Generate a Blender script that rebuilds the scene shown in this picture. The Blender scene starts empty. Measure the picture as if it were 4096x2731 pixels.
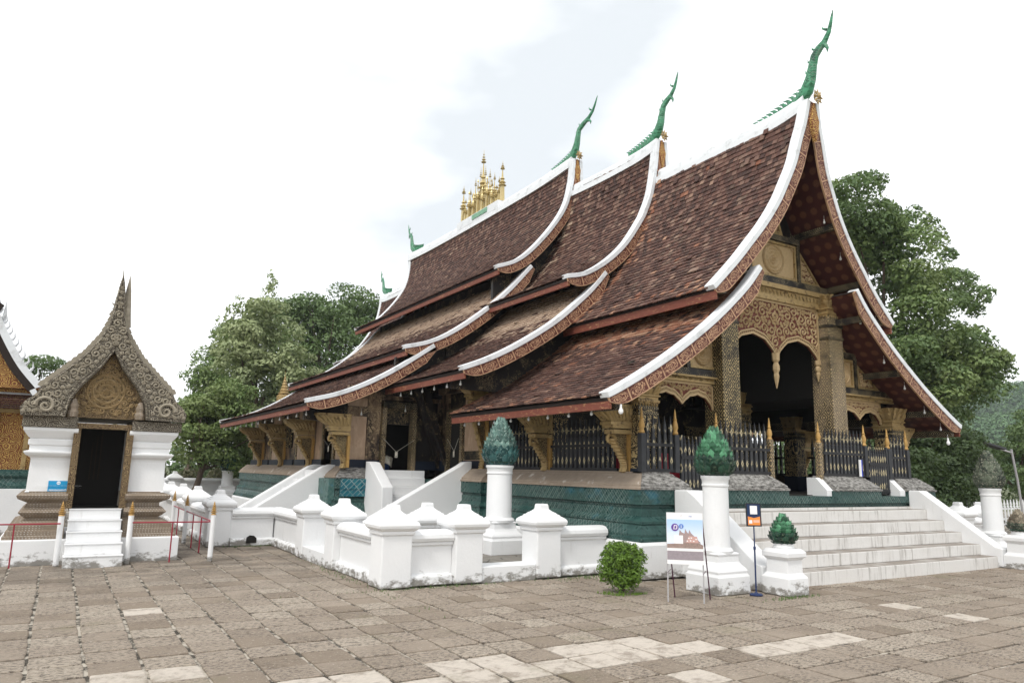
import bpy, bmesh, math, random
import numpy as np
from mathutils import Vector, Matrix

R = math.radians
rnd = random.Random(7)
scene = bpy.context.scene
COL = scene.collection

# ---------------------------------------------------------------- camera
def cam_basis(yaw, pitch, roll):
    cy, sy, cp, sp = math.cos(yaw), math.sin(yaw), math.cos(pitch), math.sin(pitch)
    fwd = Vector((sy*cp, cy*cp, sp)); right = Vector((cy, -sy, 0)); up = right.cross(fwd)
    c, s = math.cos(roll), math.sin(roll)
    return c*right + s*up, -s*right + c*up, -fwd
cd = bpy.data.cameras.new('camera')
cam = bpy.data.objects.new('camera', cd); COL.objects.link(cam)
r_, u_, b_ = cam_basis(R(31.46551), R(10.11360), R(1.218499))
cam.matrix_world = Matrix(((r_.x, u_.x, b_.x, 0), (r_.y, u_.y, b_.y, 0), (r_.z, u_.z, b_.z, 1.6), (0, 0, 0, 1)))
cd.sensor_width = 36.0; cd.sensor_fit = 'HORIZONTAL'
cd.lens = 2902.796/4096*36.0
cd.clip_start = 0.05; cd.clip_end = 3000
scene.camera = cam

# ---------------------------------------------------------------- sky, sun, exposure
SUN_EL, SUN_AZ = R(52), math.atan2(-0.75, -0.45)      # azimuth measured from +Y towards +X
w = bpy.data.worlds.new('World'); scene.world = w; w.use_nodes = True
nt = w.node_tree; nt.nodes.clear()
def wn(t, **k):
    n = nt.nodes.new(t)
    for a, b in k.items(): setattr(n, a, b)
    return n
sky = wn('ShaderNodeTexSky', sky_type='NISHITA', sun_disc=False)
sky.sun_elevation = SUN_EL; sky.sun_rotation = SUN_AZ; sky.air_density = 1.0; sky.dust_density = 2.0
tc = wn('ShaderNodeTexCoord')
mp = wn('ShaderNodeMapping'); mp.inputs['Scale'].default_value = (1.0, 1.0, 2.2); mp.inputs['Location'].default_value = (0.35, 0.1, 0.2)
nz = wn('ShaderNodeTexNoise'); nz.inputs['Scale'].default_value = 1.7; nz.inputs['Detail'].default_value = 5; nz.inputs['Roughness'].default_value = 0.5
nt.links.new(tc.outputs['Generated'], mp.inputs['Vector']); nt.links.new(mp.outputs[0], nz.inputs['Vector'])
ramp = wn('ShaderNodeValToRGB')
ramp.color_ramp.elements[0].position = 0.32; ramp.color_ramp.elements[0].color = (7.1, 7.5, 7.8, 1)
ramp.color_ramp.elements[1].position = 0.50; ramp.color_ramp.elements[1].color = (12.6, 12.7, 12.8, 1)
nt.links.new(nz.outputs['Fac'], ramp.inputs['Fac'])
mixs = wn('ShaderNodeMix', data_type='RGBA'); mixs.inputs['Factor'].default_value = 0.93
nt.links.new(sky.outputs[0], mixs.inputs['A']); nt.links.new(ramp.outputs['Color'], mixs.inputs['B'])
bg = wn('ShaderNodeBackground'); bg.inputs['Strength'].default_value = 0.10
wo = wn('ShaderNodeOutputWorld')
nt.links.new(mixs.outputs['Result'], bg.inputs['Color']); nt.links.new(bg.outputs[0], wo.inputs['Surface'])

sd = bpy.data.lights.new('sun', 'SUN'); sd.energy = 1.5; sd.angle = R(10); sd.color = (1.0, 0.965, 0.91)
sun = bpy.data.objects.new('sun', sd); COL.objects.link(sun)
sdir = Vector((math.sin(SUN_AZ)*math.cos(SUN_EL), math.cos(SUN_AZ)*math.cos(SUN_EL), math.sin(SUN_EL)))
sun.rotation_euler = sdir.to_track_quat('Z', 'Y').to_euler()
scene.view_settings.view_transform = 'Standard'; scene.view_settings.look = 'None'
scene.view_settings.exposure = 0.38; scene.view_settings.gamma = 1.0; scene.view_settings.use_curve_mapping = False

# ---------------------------------------------------------------- object helpers
def wloc(o):
    v = Vector((0, 0, 0))
    while o is not None: v += o.location; o = o.parent
    return v
def tag(o, label=None, cat=None, group=None, kind=None):
    if label: o['label'] = label
    if cat: o['category'] = cat
    if group: o['group'] = group
    if kind: o['kind'] = kind
    return o
def thing(name, label, cat, loc=(0, 0, 0), group=None, rz=0):
    o = bpy.data.objects.new(name, None); COL.objects.link(o); o.location = loc; o.rotation_euler = (0, 0, rz)
    o.empty_display_size = 0.2
    return tag(o, label, cat, group)
def link(name, me, parent=None, loc=(0, 0, 0), rot=None, scale=None):
    o = bpy.data.objects.new(name, me); COL.objects.link(o); o.parent = parent; o.location = loc
    if rot is not None: o.rotation_euler = rot
    if scale is not None: o.scale = scale
    return o
def copy_tree(o, parent=None):
    c = o.copy(); COL.objects.link(c); c.parent = parent
    for ch in list(o.children): copy_tree(ch, c)
    return c

class MB:
    def __init__(s): s.v = []; s.f = []; s.uv = []; s.hasuv = False
    def add(s, vs, fs, uvs=None):
        b = len(s.v); s.v += [tuple(map(float, p)) for p in vs]
        for i, f in enumerate(fs):
            s.f.append(tuple(b+k for k in f))
            if uvs is not None: s.uv.append(uvs[i]); s.hasuv = True
            else: s.uv.append([(0, 0)]*len(f))
        return s
    def box(s, x0, x1, y0, y1, z0, z1):
        vs = [(x, y, z) for z in (z0, z1) for (x, y) in ((x0, y0), (x1, y0), (x1, y1), (x0, y1))]
        return s.add(vs, [(3, 2, 1, 0), (4, 5, 6, 7), (0, 1, 5, 4), (1, 2, 6, 5), (2, 3, 7, 6), (3, 0, 4, 7)])
    def rings(s, rings, cap0=True, cap1=True, close=True):
        n = len(rings[0]); vs = [p for r in rings for p in r]; fs = []
        for i in range(len(rings)-1):
            for j in range(n if close else n-1):
                k = (j+1) % n
                fs.append((i*n+j, i*n+k, (i+1)*n+k, (i+1)*n+j))
        if cap0: fs.append(tuple(reversed(range(n))))
        if cap1: fs.append(tuple((len(rings)-1)*n+j for j in range(n)))
        return s.add(vs, fs)
    def lathe(s, cx, cy, prof, n=20, rot=0.0):
        return s.rings([[(cx+r*math.cos(rot+2*math.pi*j/n), cy+r*math.sin(rot+2*math.pi*j/n), z) for j in range(n)] for r, z in prof])
    def sq(s, cx, cy, prof, ratio=1.0):
        """square lathe; prof of (half width, z)"""
        return s.rings([[(cx-r, cy-r*ratio, z), (cx+r, cy-r*ratio, z), (cx+r, cy+r*ratio, z), (cx-r, cy+r*ratio, z)] for r, z in prof])
    def tube(s, pts, rad, n=6, flat=1.0):
        pts = [Vector(p) for p in pts]; m = len(pts)
        if not hasattr(rad, '__len__'): rad = [rad]*m
        rs = []; prev = None
        for i, p in enumerate(pts):
            t = (pts[min(i+1, m-1)]-pts[max(i-1, 0)]).normalized()
            if prev is None:
                a = Vector((0, 0, 1)) if abs(t.z) < .9 else Vector((1, 0, 0))
                prev = a.cross(t).normalized()
            u = (prev - t*prev.dot(t)).normalized(); v = t.cross(u); prev = u
            rs.append([tuple(p+u*(rad[i]*math.cos(2*math.pi*j/n))+v*(rad[i]*flat*math.sin(2*math.pi*j/n))) for j in range(n)])
        return s.rings(rs)
    def prism(s, poly, a, b, axis='y'):
        """poly of 2-D points: (x,z) for axis y, (y,z) for axis x, (x,y) for axis z"""
        def P(p, t):
            return (p[0], t, p[1]) if axis == 'y' else ((t, p[0], p[1]) if axis == 'x' else (p[0], p[1], t))
        n = len(poly)
        vs = [P(p, a) for p in poly]+[P(p, b) for p in poly]
        fs = [tuple(range(n)), tuple(reversed(range(n, 2*n)))]+[(i, i+n, (i+1) % n+n, (i+1) % n) for i in range(n)]
        return s.add(vs, fs)
    def mesh(s, name, mat=None, off=(0, 0, 0), smooth=False, fix=True):
        me = bpy.data.meshes.new(name)
        ox, oy, oz = off
        me.from_pydata([(x-ox, y-oy, z-oz) for x, y, z in s.v], [], s.f)
        if s.hasuv:
            ul = me.uv_layers.new(name='UVMap')
            ul.data.foreach_set('uv', [c for f in s.uv for q in f for c in q])
        if fix:
            bm = bmesh.new(); bm.from_mesh(me); bmesh.ops.recalc_face_normals(bm, faces=bm.faces); bm.to_mesh(me); bm.free()
        if mat: me.materials.append(mat)
        if smooth:
            me.polygons.foreach_set('use_smooth', [True]*len(me.polygons))
            if smooth != 'all':
                try: me.set_sharp_from_angle(angle=R(40))
                except Exception: pass
        me.update()
        return me
    def build(s, name, mat, parent=None, smooth=False, bevel=0, fix=True, kind=None, label=None):
        o = link(name, s.mesh(name, mat, wloc(parent) if parent else (0, 0, 0), smooth, fix), parent)
        if bevel:
            m = o.modifiers.new('bevel', 'BEVEL'); m.width = bevel; m.segments = 2; m.limit_method = 'ANGLE'; m.angle_limit = R(35)
            m.harden_normals = False
        if kind: o['kind'] = kind
        if label: o['label'] = label
        return o
def BX(x0, x1, y0, y1, z0, z1): return MB().box(x0, x1, y0, y1, z0, z1)

# ---------------------------------------------------------------- material helpers
class NT:
    def __init__(s, name):
        s.m = bpy.data.materials.new(name); s.m.use_nodes = True; s.t = s.m.node_tree
        s.b = s.t.nodes['Principled BSDF']; s.b.inputs['Roughness'].default_value = 0.8
        s.b.inputs['Specular IOR Level'].default_value = 0.3
    def n(s, t, ins=None, **k):
        nd = s.t.nodes.new(t)
        for a, b in k.items(): setattr(nd, a, b)
        for a, b in (ins or {}).items(): s.put(nd.inputs[a], b)
        return nd
    def put(s, sock, v):
        if isinstance(v, bpy.types.NodeSocket): s.t.links.new(v, sock)
        elif isinstance(v, bpy.types.Node): s.t.links.new(v.outputs[0], sock)
        else:
            if hasattr(sock.default_value, '__len__') and hasattr(v, '__len__') and len(sock.default_value) == 4 and len(v) == 3: v = (*v, 1)
            sock.default_value = v
    def obj(s): return s.n('ShaderNodeTexCoord').outputs['Object']
    def uv(s): return s.n('ShaderNodeTexCoord').outputs['UV']
    def wpos(s): return s.n('ShaderNodeNewGeometry').outputs['Position']
    def island(s): return s.n('ShaderNodeNewGeometry').outputs['Random Per Island']
    def orand(s): return s.n('ShaderNodeObjectInfo').outputs['Random']
    def math(s, op, a, b=0.0, c=0.0, clamp=False):
        nd = s.n('ShaderNodeMath', operation=op, use_clamp=clamp)
        s.put(nd.inputs[0], a); s.put(nd.inputs[1], b)
        if op in ('MULTIPLY_ADD', 'COMPARE', 'SMOOTH_MIN'): s.put(nd.inputs[2], c)
        return nd.outputs[0]
    def sep(s, v): nd = s.n('ShaderNodeSeparateXYZ', {0: v}); return nd.outputs
    def comb(s, x=0., y=0., z=0.): return s.n('ShaderNodeCombineXYZ', {0: x, 1: y, 2: z}).outputs[0]
    def mapv(s, v, sc=(1, 1, 1), loc=(0, 0, 0), rot=(0, 0, 0)):
        return s.n('ShaderNodeMapping', {'Vector': v, 'Scale': sc, 'Location': loc, 'Rotation': rot}).outputs[0]
    def noise(s, v, scale, detail=4, rough=.55, dist=0.0):
        return s.n('ShaderNodeTexNoise', {'Vector': v, 'Scale': scale, 'Detail': detail, 'Roughness': rough, 'Distortion': dist}).outputs['Fac']
    def vor(s, v, scale, feature='F1', metric='EUCLIDEAN', rand=1.0, out='Distance', dim='3D'):
        nd = s.n('ShaderNodeTexVoronoi', feature=feature, voronoi_dimensions=dim)
        if feature not in ('DISTANCE_TO_EDGE', 'N_SPHERE_RADIUS'): nd.distance = metric
        s.put(nd.inputs['Vector'], v); s.put(nd.inputs['Scale'], scale); s.put(nd.inputs['Randomness'], rand)
        return nd.outputs[out]
    def ramp(s, fac, stops, interp='LINEAR'):
        nd = s.n('ShaderNodeValToRGB', {'Fac': fac}); cr = nd.color_ramp; cr.interpolation = interp
        while len(cr.elements) < len(stops): cr.elements.new(0.5)
        for e, (p, c) in zip(cr.elements, stops):
            e.position = p; e.color = (c, c, c, 1) if not hasattr(c, '__len__') else (*c, 1)
        return nd.outputs['Color']
    def step(s, v, a, b):
        """smooth 0..1 between a and b"""
        nd = s.n('ShaderNodeMapRange', {'Value': v, 'From Min': a, 'From Max': b}, interpolation_type='SMOOTHSTEP'); return nd.outputs[0]
    def mix(s, f, a, b, blend='MIX'):
        nd = s.n('ShaderNodeMix', data_type='RGBA', blend_type=blend); s.put(nd.inputs['Factor'], f)
        s.put(nd.inputs['A'], a); s.put(nd.inputs['B'], b); return nd.outputs['Result']
    def bump(s, h, strength=.3, dist=.01):
        nd = s.n('ShaderNodeBump', {'Height': h, 'Strength': strength, 'Distance': dist}); s.t.links.new(nd.outputs[0], s.b.inputs['Normal'])
    def out(s, col=None, rough=None, metal=None, **k):
        if col is not None: s.put(s.b.inputs['Base Color'], col)
        if rough is not None: s.put(s.b.inputs['Roughness'], rough)
        if metal is not None: s.put(s.b.inputs['Metallic'], metal)
        for a, v in k.items(): s.put(s.b.inputs[a.replace('_', ' ')], v)
        return s.m
    def flat(s, v=None):
        """coordinates (x+y, z) that run along axis-aligned walls"""
        x, y, z = s.sep(v if v is not None else s.obj())[:3]
        return s.comb(s.math('ADD', x, y), z, 0.0)
M = {}
def simple(name, col, rough=.7, metal=0., nscale=0, namt=.2, bump=0.):
    t = NT(name)
    if nscale:
        f = t.noise(t.obj(), nscale, 5)
        c = t.mix(f, tuple(v*(1-namt) for v in col), tuple(min(1, v*(1+namt)) for v in col))
        if bump: t.bump(f, bump, .01)
        M[name] = t.out(c, rough, metal)
    else: M[name] = t.out(col, rough, metal)
    return M[name]

# white lime plaster with mould stains that have their own shape
t = NT('white_plaster'); p = t.wpos(); z = t.sep(p)[2]
big = t.noise(p, 1.6, 4); fine = t.noise(p, 22, 6, .65)
c = t.mix(big, (.70, .71, .72), (.79, .79, .785))
low = t.math('SUBTRACT', t.math('MULTIPLY', t.noise(t.mapv(p, (5, 5, 9)), 1.0, 6, .7), 1.0), t.math('MULTIPLY', z, 1.3))
mold = t.step(low, .34, .50)
c = t.mix(t.math('MULTIPLY', mold, .85), c, (.16, .145, .12))
spots = t.step(t.noise(t.mapv(p, (2.4, 2.4, 1.2)), 1.3, 7, .75), .66, .76)
c = t.mix(t.math('MULTIPLY', spots, .30), c, (.40, .38, .34))
x_, y_, z_ = t.sep(p)[:3]; run = t.noise(t.comb(t.math('MULTIPLY', t.math('ADD', x_, y_), 11.), t.math('MULTIPLY', z_, .9), 0.), 1.0, 5, .7)
c = t.mix(t.math('MULTIPLY', t.math('MULTIPLY', t.step(run, .56, .72), t.step(t.noise(p, 1.2, 4), .48, .62)), .34), c, (.36, .345, .31))
t.bump(t.math('ADD', fine, t.math('MULTIPLY', big, 2.)), .28, .012)
M['white'] = t.out(c, .85)
# steps: black run marks below each tread
t = NT('step_plaster'); p = t.wpos(); x, y, z = t.sep(p)[:3]
fine = t.noise(p, 25, 5)
st = t.noise(t.comb(t.math('MULTIPLY', t.math('ADD', x, y), 14.), t.math('MULTIPLY', z, 1.2), 0.), 1.0, 4, .7)
broad = t.noise(t.comb(t.math('MULTIPLY', t.math('ADD', x, y), 1.1), t.math('MULTIPLY', z, .4), 3.), 1.0, 3)
m = t.math('MULTIPLY', t.step(st, .50, .66), t.step(broad, .34, .54))
c = t.mix(t.noise(p, 2.5, 4), (.60, .58, .55), (.72, .71, .69))
c = t.mix(t.math('MULTIPLY', m, .55), c, (.22, .20, .17))
nzv = t.sep(t.n('ShaderNodeNewGeometry').outputs['Normal'])[2]
c = t.mix(t.math('MULTIPLY', t.step(nzv, .7, .9), t.math('MULTIPLY_ADD', t.step(t.noise(p, 3.0, 5), .3, .6), .4, .6)), c, (.25, .22, .19))
t.bump(fine, .25, .01); M['step'] = t.out(c, .85)
# verge white paint
t = NT('verge_white'); p = t.wpos()
c = t.mix(t.step(t.noise(p, 3.0, 7, .7), .50, .75), (.72, .74, .76), (.46, .47, .47))
t.bump(t.noise(p, 9, 4), .2, .01); M['verge'] = t.out(c, .7)
# paving
def paving(name, white):
    t = NT(name); p = t.wpos(); r = t.math('FRACT', t.math('ADD', t.orand(), t.island()))
    base = t.ramp(r, [(0., (.235, .188, .142)), (.30, (.302, .249, .196)), (.7, (.342, .286, .227)), (1., (.405, .348, .280))])
    if white: base = t.mix(t.step(t.noise(p, 4.5, 6, .75), .36, .54), (.34, .29, .24), (.56, .50, .43))
    pit = t.noise(t.mapv(p, (1, 2.0, 1)), 19, 7, .8)
    patch = t.noise(p, 1.3, 5, .6)
    rough = t.math('MULTIPLY', t.step(pit, .46, .60), t.step(t.math('ADD', patch, t.math('MULTIPLY', r, .24)), .38, .66) if not white else 0.16)
    c = t.mix(t.math('MULTIPLY', rough, .9), base, (.085, .068, .055))
    c = t.mix(t.math('MULTIPLY', t.step(t.noise(p, 45, 3, .6), .58, .72), .5), c, (.56, .51, .45))
    moss = t.step(t.noise(p, .9, 5, .65), .56, .74)
    c = t.mix(t.math('MULTIPLY', moss, .45), c, (.17, .155, .085))
    y = t.sep(p)[1]
    damp = t.math('MULTIPLY', t.step(y, 9.0, 14.0), t.step(t.noise(p, 1.7, 5), .35, .6))
    c = t.mix(t.math('MULTIPLY', damp, .55), c, (.085, .072, .058))
    t.bump(t.math('ADD', pit, t.math('MULTIPLY', t.noise(p, 90, 3), .4)), 1.0, .016)
    M[name] = t.out(c, .9)
paving('paving', False); paving('paving_white', True)
t = NT('joint_mortar'); p = t.wpos()
c = t.mix(t.step(t.noise(p, 5, 5, .7), .44, .56), (.40, .36, .30), (.055, .048, .038)); t.bump(t.noise(p, 40, 4), .4, .01); M['joint'] = t.out(c, .95)
t = NT('dark_flagstone'); p = t.wpos()
d = t.vor(p, 2.4, 'DISTANCE_TO_EDGE'); c = t.mix(t.noise(p, 6, 5), (.16, .15, .13), (.27, .25, .22)); c = t.mix(t.step(d, .0, .03), (.05, .05, .04), c)
t.bump(t.step(d, 0, .04), .5, .01); M['flag'] = t.out(c, .9)
# roof tiles
t = NT('roof_tile'); p = t.wpos(); r = t.math('FRACT', t.math('ADD', t.island(), t.orand()))
fr = t.n('ShaderNodeAttribute', attribute_name='fresh').outputs['Fac']
clump = t.math('ADD', t.math('MULTIPLY', t.noise(t.mapv(p, (.9, .9, .9)), 1.0, 4, .6), .6), t.math('MULTIPLY', t.noise(t.mapv(p, (.4, 3.2, .5)), 1.0, 4, .6), .42))
q = t.math('ADD', t.math('MULTIPLY', r, .62), t.math('MULTIPLY', clump, .46))
old = t.ramp(q, [(.15, (.040, .023, .019)), (.40, (.066, .032, .025)), (.62, (.100, .047, .035)), (.74, (.14, .073, .054)), (.83, (.17, .10, .075)), (.93, (.30, .19, .135))])
tan = t.ramp(r, [(0., (.27, .19, .135)), (.5, (.38, .275, .20)), (1., (.46, .35, .26))])
org = t.ramp(r, [(0., (.20, .078, .045)), (.5, (.29, .135, .080)), (1., (.38, .23, .15))])
new = t.mix(t.math('GREATER_THAN', fr, .55), tan, org)
c = t.mix(t.step(fr, .02, .30), old, new)
mott = t.noise(p, 26, 5, .7); c = t.mix(t.math('MULTIPLY', t.step(mott, .48, .68), .5), c, (.034, .026, .022))
c = t.mix(t.math('MULTIPLY', t.step(t.noise(t.mapv(p, (1, .35, 1)), 34, 3, .6), .58, .70), .45), c, (.30, .22, .165))
t.bump(mott, .5, .006); M['tile'] = t.out(c, .85)
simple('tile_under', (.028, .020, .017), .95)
# black + gold stencils
def stencil(name, scale, gold, ground, wear_lo, wear_hi, kind=0, worn=None):
    t = NT(name); v = t.flat(t.wpos()); pw = t.wpos()
    if kind == 0:      # hexagonal / lattice repeat
        d1 = t.vor(t.mapv(v, (1, .8, 1)), scale, 'F1', 'MANHATTAN', 0.0, dim='2D')
        g1 = t.step(t.math('SINE', t.math('MULTIPLY', d1, 26.)), -.1, .4)
        d2 = t.vor(v, scale*4.1, 'F1', 'CHEBYCHEV', .55, dim='2D'); g2 = t.step(d2, .34, .28)
        g = t.math('MULTIPLY', t.math('MAXIMUM', g1, 0.10), t.math('MULTIPLY_ADD', g2, .6, .4))
    elif kind == 1:    # foliate figure
        wv = t.noise(v, scale*1.4, 3, .5, 1.2); g = t.step(t.math('SINE', t.math('MULTIPLY', wv, 62.)), .05, .5)
    elif kind == 2:    # band of lozenges
        d1 = t.vor(v, scale, 'F1', 'MANHATTAN', 0.0, dim='2D'); g = t.step(t.math('SINE', t.math('MULTIPLY', d1, 19.)), .1, .5)
    wear = t.step(t.noise(pw, 2.4, 6, .7), wear_lo, wear_hi)
    g = t.math('MULTIPLY', g, wear)
    gr = t.mix(t.noise(pw, 6, 5), tuple(a*.7 for a in ground), tuple(a*1.3 for a in ground))
    if worn: gr = t.mix(t.step(t.noise(t.mapv(pw, (1.3, 1.3, .55)), 2.0, 6, .7), .42, .58), gr, worn)
    c = t.mix(g, gr, gold); t.bump(g, .3, .003)
    M[name] = t.out(c, .55, 0.0)
GOLD = (.50, .345, .135)
stencil('column_stencil', 4.4, (.56, .43, .20), (.022, .019, .016), .30, .52, 0)
stencil('column_worn', 4.4, (.47, .36, .19), (.026, .021, .017), .28, .46, 0, (.13, .10, .075))
stencil('figure_stencil', 3.0, (.46, .35, .17), (.018, .015, .013), .28, .45, 1)
stencil('beam_stencil', 7.0, (.30, .24, .135), (.014, .012, .011), .40, .6, 2)
stencil('wall_figures', 2.6, (.42, .31, .18), (.030, .022, .018), .45, .6, 1, (.20, .135, .085))
stencil('wall_plaster', 6.0, (.10, .07, .045), (.50, .36, .25), .55, .7, 1, (.40, .275, .185))
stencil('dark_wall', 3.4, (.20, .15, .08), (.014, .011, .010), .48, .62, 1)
# fascia: red board with gilded motif in each panel (UV 0..1 per panel)
def motif(name, red, gold, amt=1.0, goldedge=True):
    t = NT(name); uv = t.uv(); pw = t.wpos(); u, v = t.sep(uv)[:2]
    dn = t.noise(pw, 9.0, 2, .5); du = t.math('SUBTRACT', u, .5); dv = t.math('SUBTRACT', v, .5)
    rr = t.math('SQRT', t.math('ADD', t.math('MULTIPLY', du, du), t.math('MULTIPLY', dv, dv)))
    an = t.math('ARCTAN2', dv, du)
    sp = t.math('SINE', t.math('ADD', t.math('ADD', t.math('MULTIPLY', rr, 42.), t.math('MULTIPLY', an, 3.)), t.math('MULTIPLY', t.noise(pw, 24., 2, .5), 16.)))
    g = t.math('MULTIPLY', t.step(sp, .0, .45), t.step(rr, .47, .40))
    eb = t.math('MAXIMUM', t.step(t.math('ABSOLUTE', du), .455, .475), t.step(v, .10, .06) if goldedge else 0.0)
    g = t.math('MULTIPLY', t.math('MAXIMUM', g, eb), t.step(t.noise(pw, 7, 5, .7), .30, .48))
    base = t.mix(t.noise(pw, 5, 5), tuple(a*.75 for a in red), tuple(a*1.2 for a in red))
    c = t.mix(t.math('MULTIPLY', g, amt), base, gold); t.bump(g, .4, .004)
    M[name] = t.out(c, .6)
motif('fascia', (.105, .030, .021), (.46, .28, .165))
motif('fascia_gold', (.17, .045, .03), (.58, .42, .20))
simple('fascia_plain', (.175, .052, .034), .6, 0, 6, .4, .2)
t = NT('eave_board'); pw = t.wpos(); v = t.flat(pw)
g = t.step(t.noise(t.mapv(v, (9, 26, 1)), 1.0, 4, .6, .6), .54, .64); g = t.math('MULTIPLY', g, t.step(t.noise(pw, 2.2, 4), .35, .6))
c = t.mix(t.noise(pw, 5, 5), (.13, .036, .022), (.21, .062, .038)); c = t.mix(t.math('MULTIPLY', g, .6), c, (.46, .28, .13)); M['eave'] = t.out(c, .65)
# soffit: dark red lacquer with gilt roundels
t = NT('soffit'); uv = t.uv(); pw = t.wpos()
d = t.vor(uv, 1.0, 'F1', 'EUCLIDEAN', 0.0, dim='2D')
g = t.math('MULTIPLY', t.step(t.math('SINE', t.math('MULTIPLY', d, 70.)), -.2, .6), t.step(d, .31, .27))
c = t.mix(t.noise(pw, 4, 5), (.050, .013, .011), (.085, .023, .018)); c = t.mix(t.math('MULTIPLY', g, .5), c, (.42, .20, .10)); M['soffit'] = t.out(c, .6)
# gold paint
t = NT('gold_paint'); pw = t.wpos(); f = t.noise(pw, 14, 5, .6)
c = t.mix(f, (.28, .19, .080), (.49, .355, .165)); c = t.mix(t.step(t.noise(pw, 9, 6, .75), .52, .66), c, (.10, .062, .030))
t.bump(t.noise(pw, 22, 4), .9, .014); M['gold'] = t.out(c, .48, .25)
t = NT('bright_gilt'); pw = t.wpos(); f = t.noise(pw, 10, 4)
c = t.mix(f, (.40, .30, .12), (.68, .56, .29)); M['gilt'] = t.out(c, .4, .3)
t = NT('pale_gold_carving'); pw = t.wpos(); f = t.noise(pw, 18, 5, .6)
c = t.mix(f, (.38, .265, .135), (.54, .40, .225)); t.bump(f, .6, .006); M['palegold'] = t.out(c, .55, .1)
simple('red_ground', (.15, .045, .032), .7, 0, 9, .4)
simple('amber_gold', (.43, .26, .085), .5, .1, 14, .45)
# carved surfaces
def carved(name, hi, lo, scale, amt=.8, dist=.012):
    t = NT(name); pw = t.wpos(); v = t.flat(pw)
    a = t.noise(v, scale*.35, 2, .5); ph = t.math('MULTIPLY', a, 40.)
    d = t.vor(v, scale, 'F1', 'EUCLIDEAN', .8, dim='2D')
    sgn = t.math('SINE', t.math('ADD', t.math('MULTIPLY', d, 26.), ph)); g = t.step(sgn, -.35, .35)
    g = t.math('MULTIPLY', g, t.step(t.noise(pw, scale*3, 3), .32, .45))
    c = t.mix(g, lo, t.mix(t.noise(pw, 5, 5), tuple(k*.72 for k in hi), tuple(min(1, k*1.25) for k in hi)))
    t.bump(g, amt, dist); M[name] = t.out(c, .75)
carved('carved_stone', (.33, .295, .23), (.085, .070, .053), 9.0, .9, .02)
carved('carved_gilt_stone', (.31, .225, .115), (.075, .045, .026), 11.0, .9, .015)
carved('carved_gold', (.56, .36, .11), (.21, .065, .03), 6.5, .8, .015)
carved('carved_black_gold', (.44, .33, .16), (.020, .015, .012), 13.0, .6, .008)
# teal glass mosaic
def teal(name, a, b, line, lscale=13., patch=(.03, .17, .30), pamt=.8):
    t = NT(name); pw = t.wpos(); v = t.mapv(t.flat(pw), (1, 1, 1), (0, 0, 0), (0, 0, R(45)))
    x, y = t.sep(v)[:2]
    fx = t.math('ABSOLUTE', t.math('SUBTRACT', t.math('FRACT', t.math('MULTIPLY', x, lscale)), .5))
    fy = t.math('ABSOLUTE', t.math('SUBTRACT', t.math('FRACT', t.math('MULTIPLY', y, lscale*.5)), .5))
    ln = t.math('MAXIMUM', t.step(fx, .40, .47), t.step(fy, .44, .48))
    vis = t.step(t.noise(pw, 1.3, 5, .65), .38, .60)
    cell = t.vor(v, lscale*1.3, 'F1', 'CHEBYCHEV', .2, 'Color', '2D'); cr = t.sep(cell)[0]
    c = t.mix(cr, a, b); c = t.mix(t.math('MULTIPLY', t.step(t.noise(pw, 1.1, 5, .6), .60, .68), pamt), c, patch)
    c = t.mix(t.step(t.noise(pw, 3., 6, .7), .60, .72), c, tuple(k*.45 for k in a))
    c = t.mix(t.math('MULTIPLY', t.math('MULTIPLY', ln, vis), line), c, (.36, .42, .38))
    t.bump(t.math('SUBTRACT', 1.0, ln), .3, .004)
    M[name] = t.out(c, t.math('ADD', t.math('MULTIPLY', cr, .3), .25), 0.0)
teal('teal_mosaic', (.012, .044, .040), (.030, .080, .070), .50, 20., (.02, .115, .16), .7)
teal('teal_plain', (.045, .115, .105), (.075, .150, .135), .12)
teal('cyan_mosaic', (.008, .085, .125), (.014, .135, .165), .7, 11.)
teal('green_mosaic', (.018, .11, .050), (.075, .30, .165), .5, 22., (.012, .045, .030), .9)
# stone cap
t = NT('stone_cap'); p = t.wpos(); f = t.noise(p, 7, 6, .7)
c = t.mix(f, (.20, .155, .115), (.38, .315, .25)); c = t.mix(t.step(t.noise(p, 3, 5), .60, .70), c, (.54, .49, .43)); t.bump(f, .5, .012); M['cap'] = t.out(c, .9)
t = NT('grey_stone_cap'); p = t.wpos(); f = t.noise(t.mapv(p, (4, 4, 9)), 3, 6, .7)
c = t.mix(t.step(f, .35, .65), (.07, .066, .06), (.34, .33, .31)); t.bump(f, .5, .012); M['greycap'] = t.out(c, .85)
t = NT('mirror_mosaic_stone'); pw = t.wpos(); v = t.flat(pw); d = t.vor(t.mapv(v, (1, 1.5, 1)), 22., 'F1', 'MANHATTAN', .0, dim='2D')
g = t.step(d, .30, .22); c = t.mix(t.math('MULTIPLY', g, t.step(t.noise(pw, 3, 5), .35, .6)), t.mix(t.noise(pw, 8, 5), (.14, .105, .075), (.31, .25, .185)), t.mix(t.noise(pw, 30, 2), (.25, .23, .20), (.66, .64, .60)))
t.bump(g, .5, .006); M['mirror_stone'] = t.out(c, .6)
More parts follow.
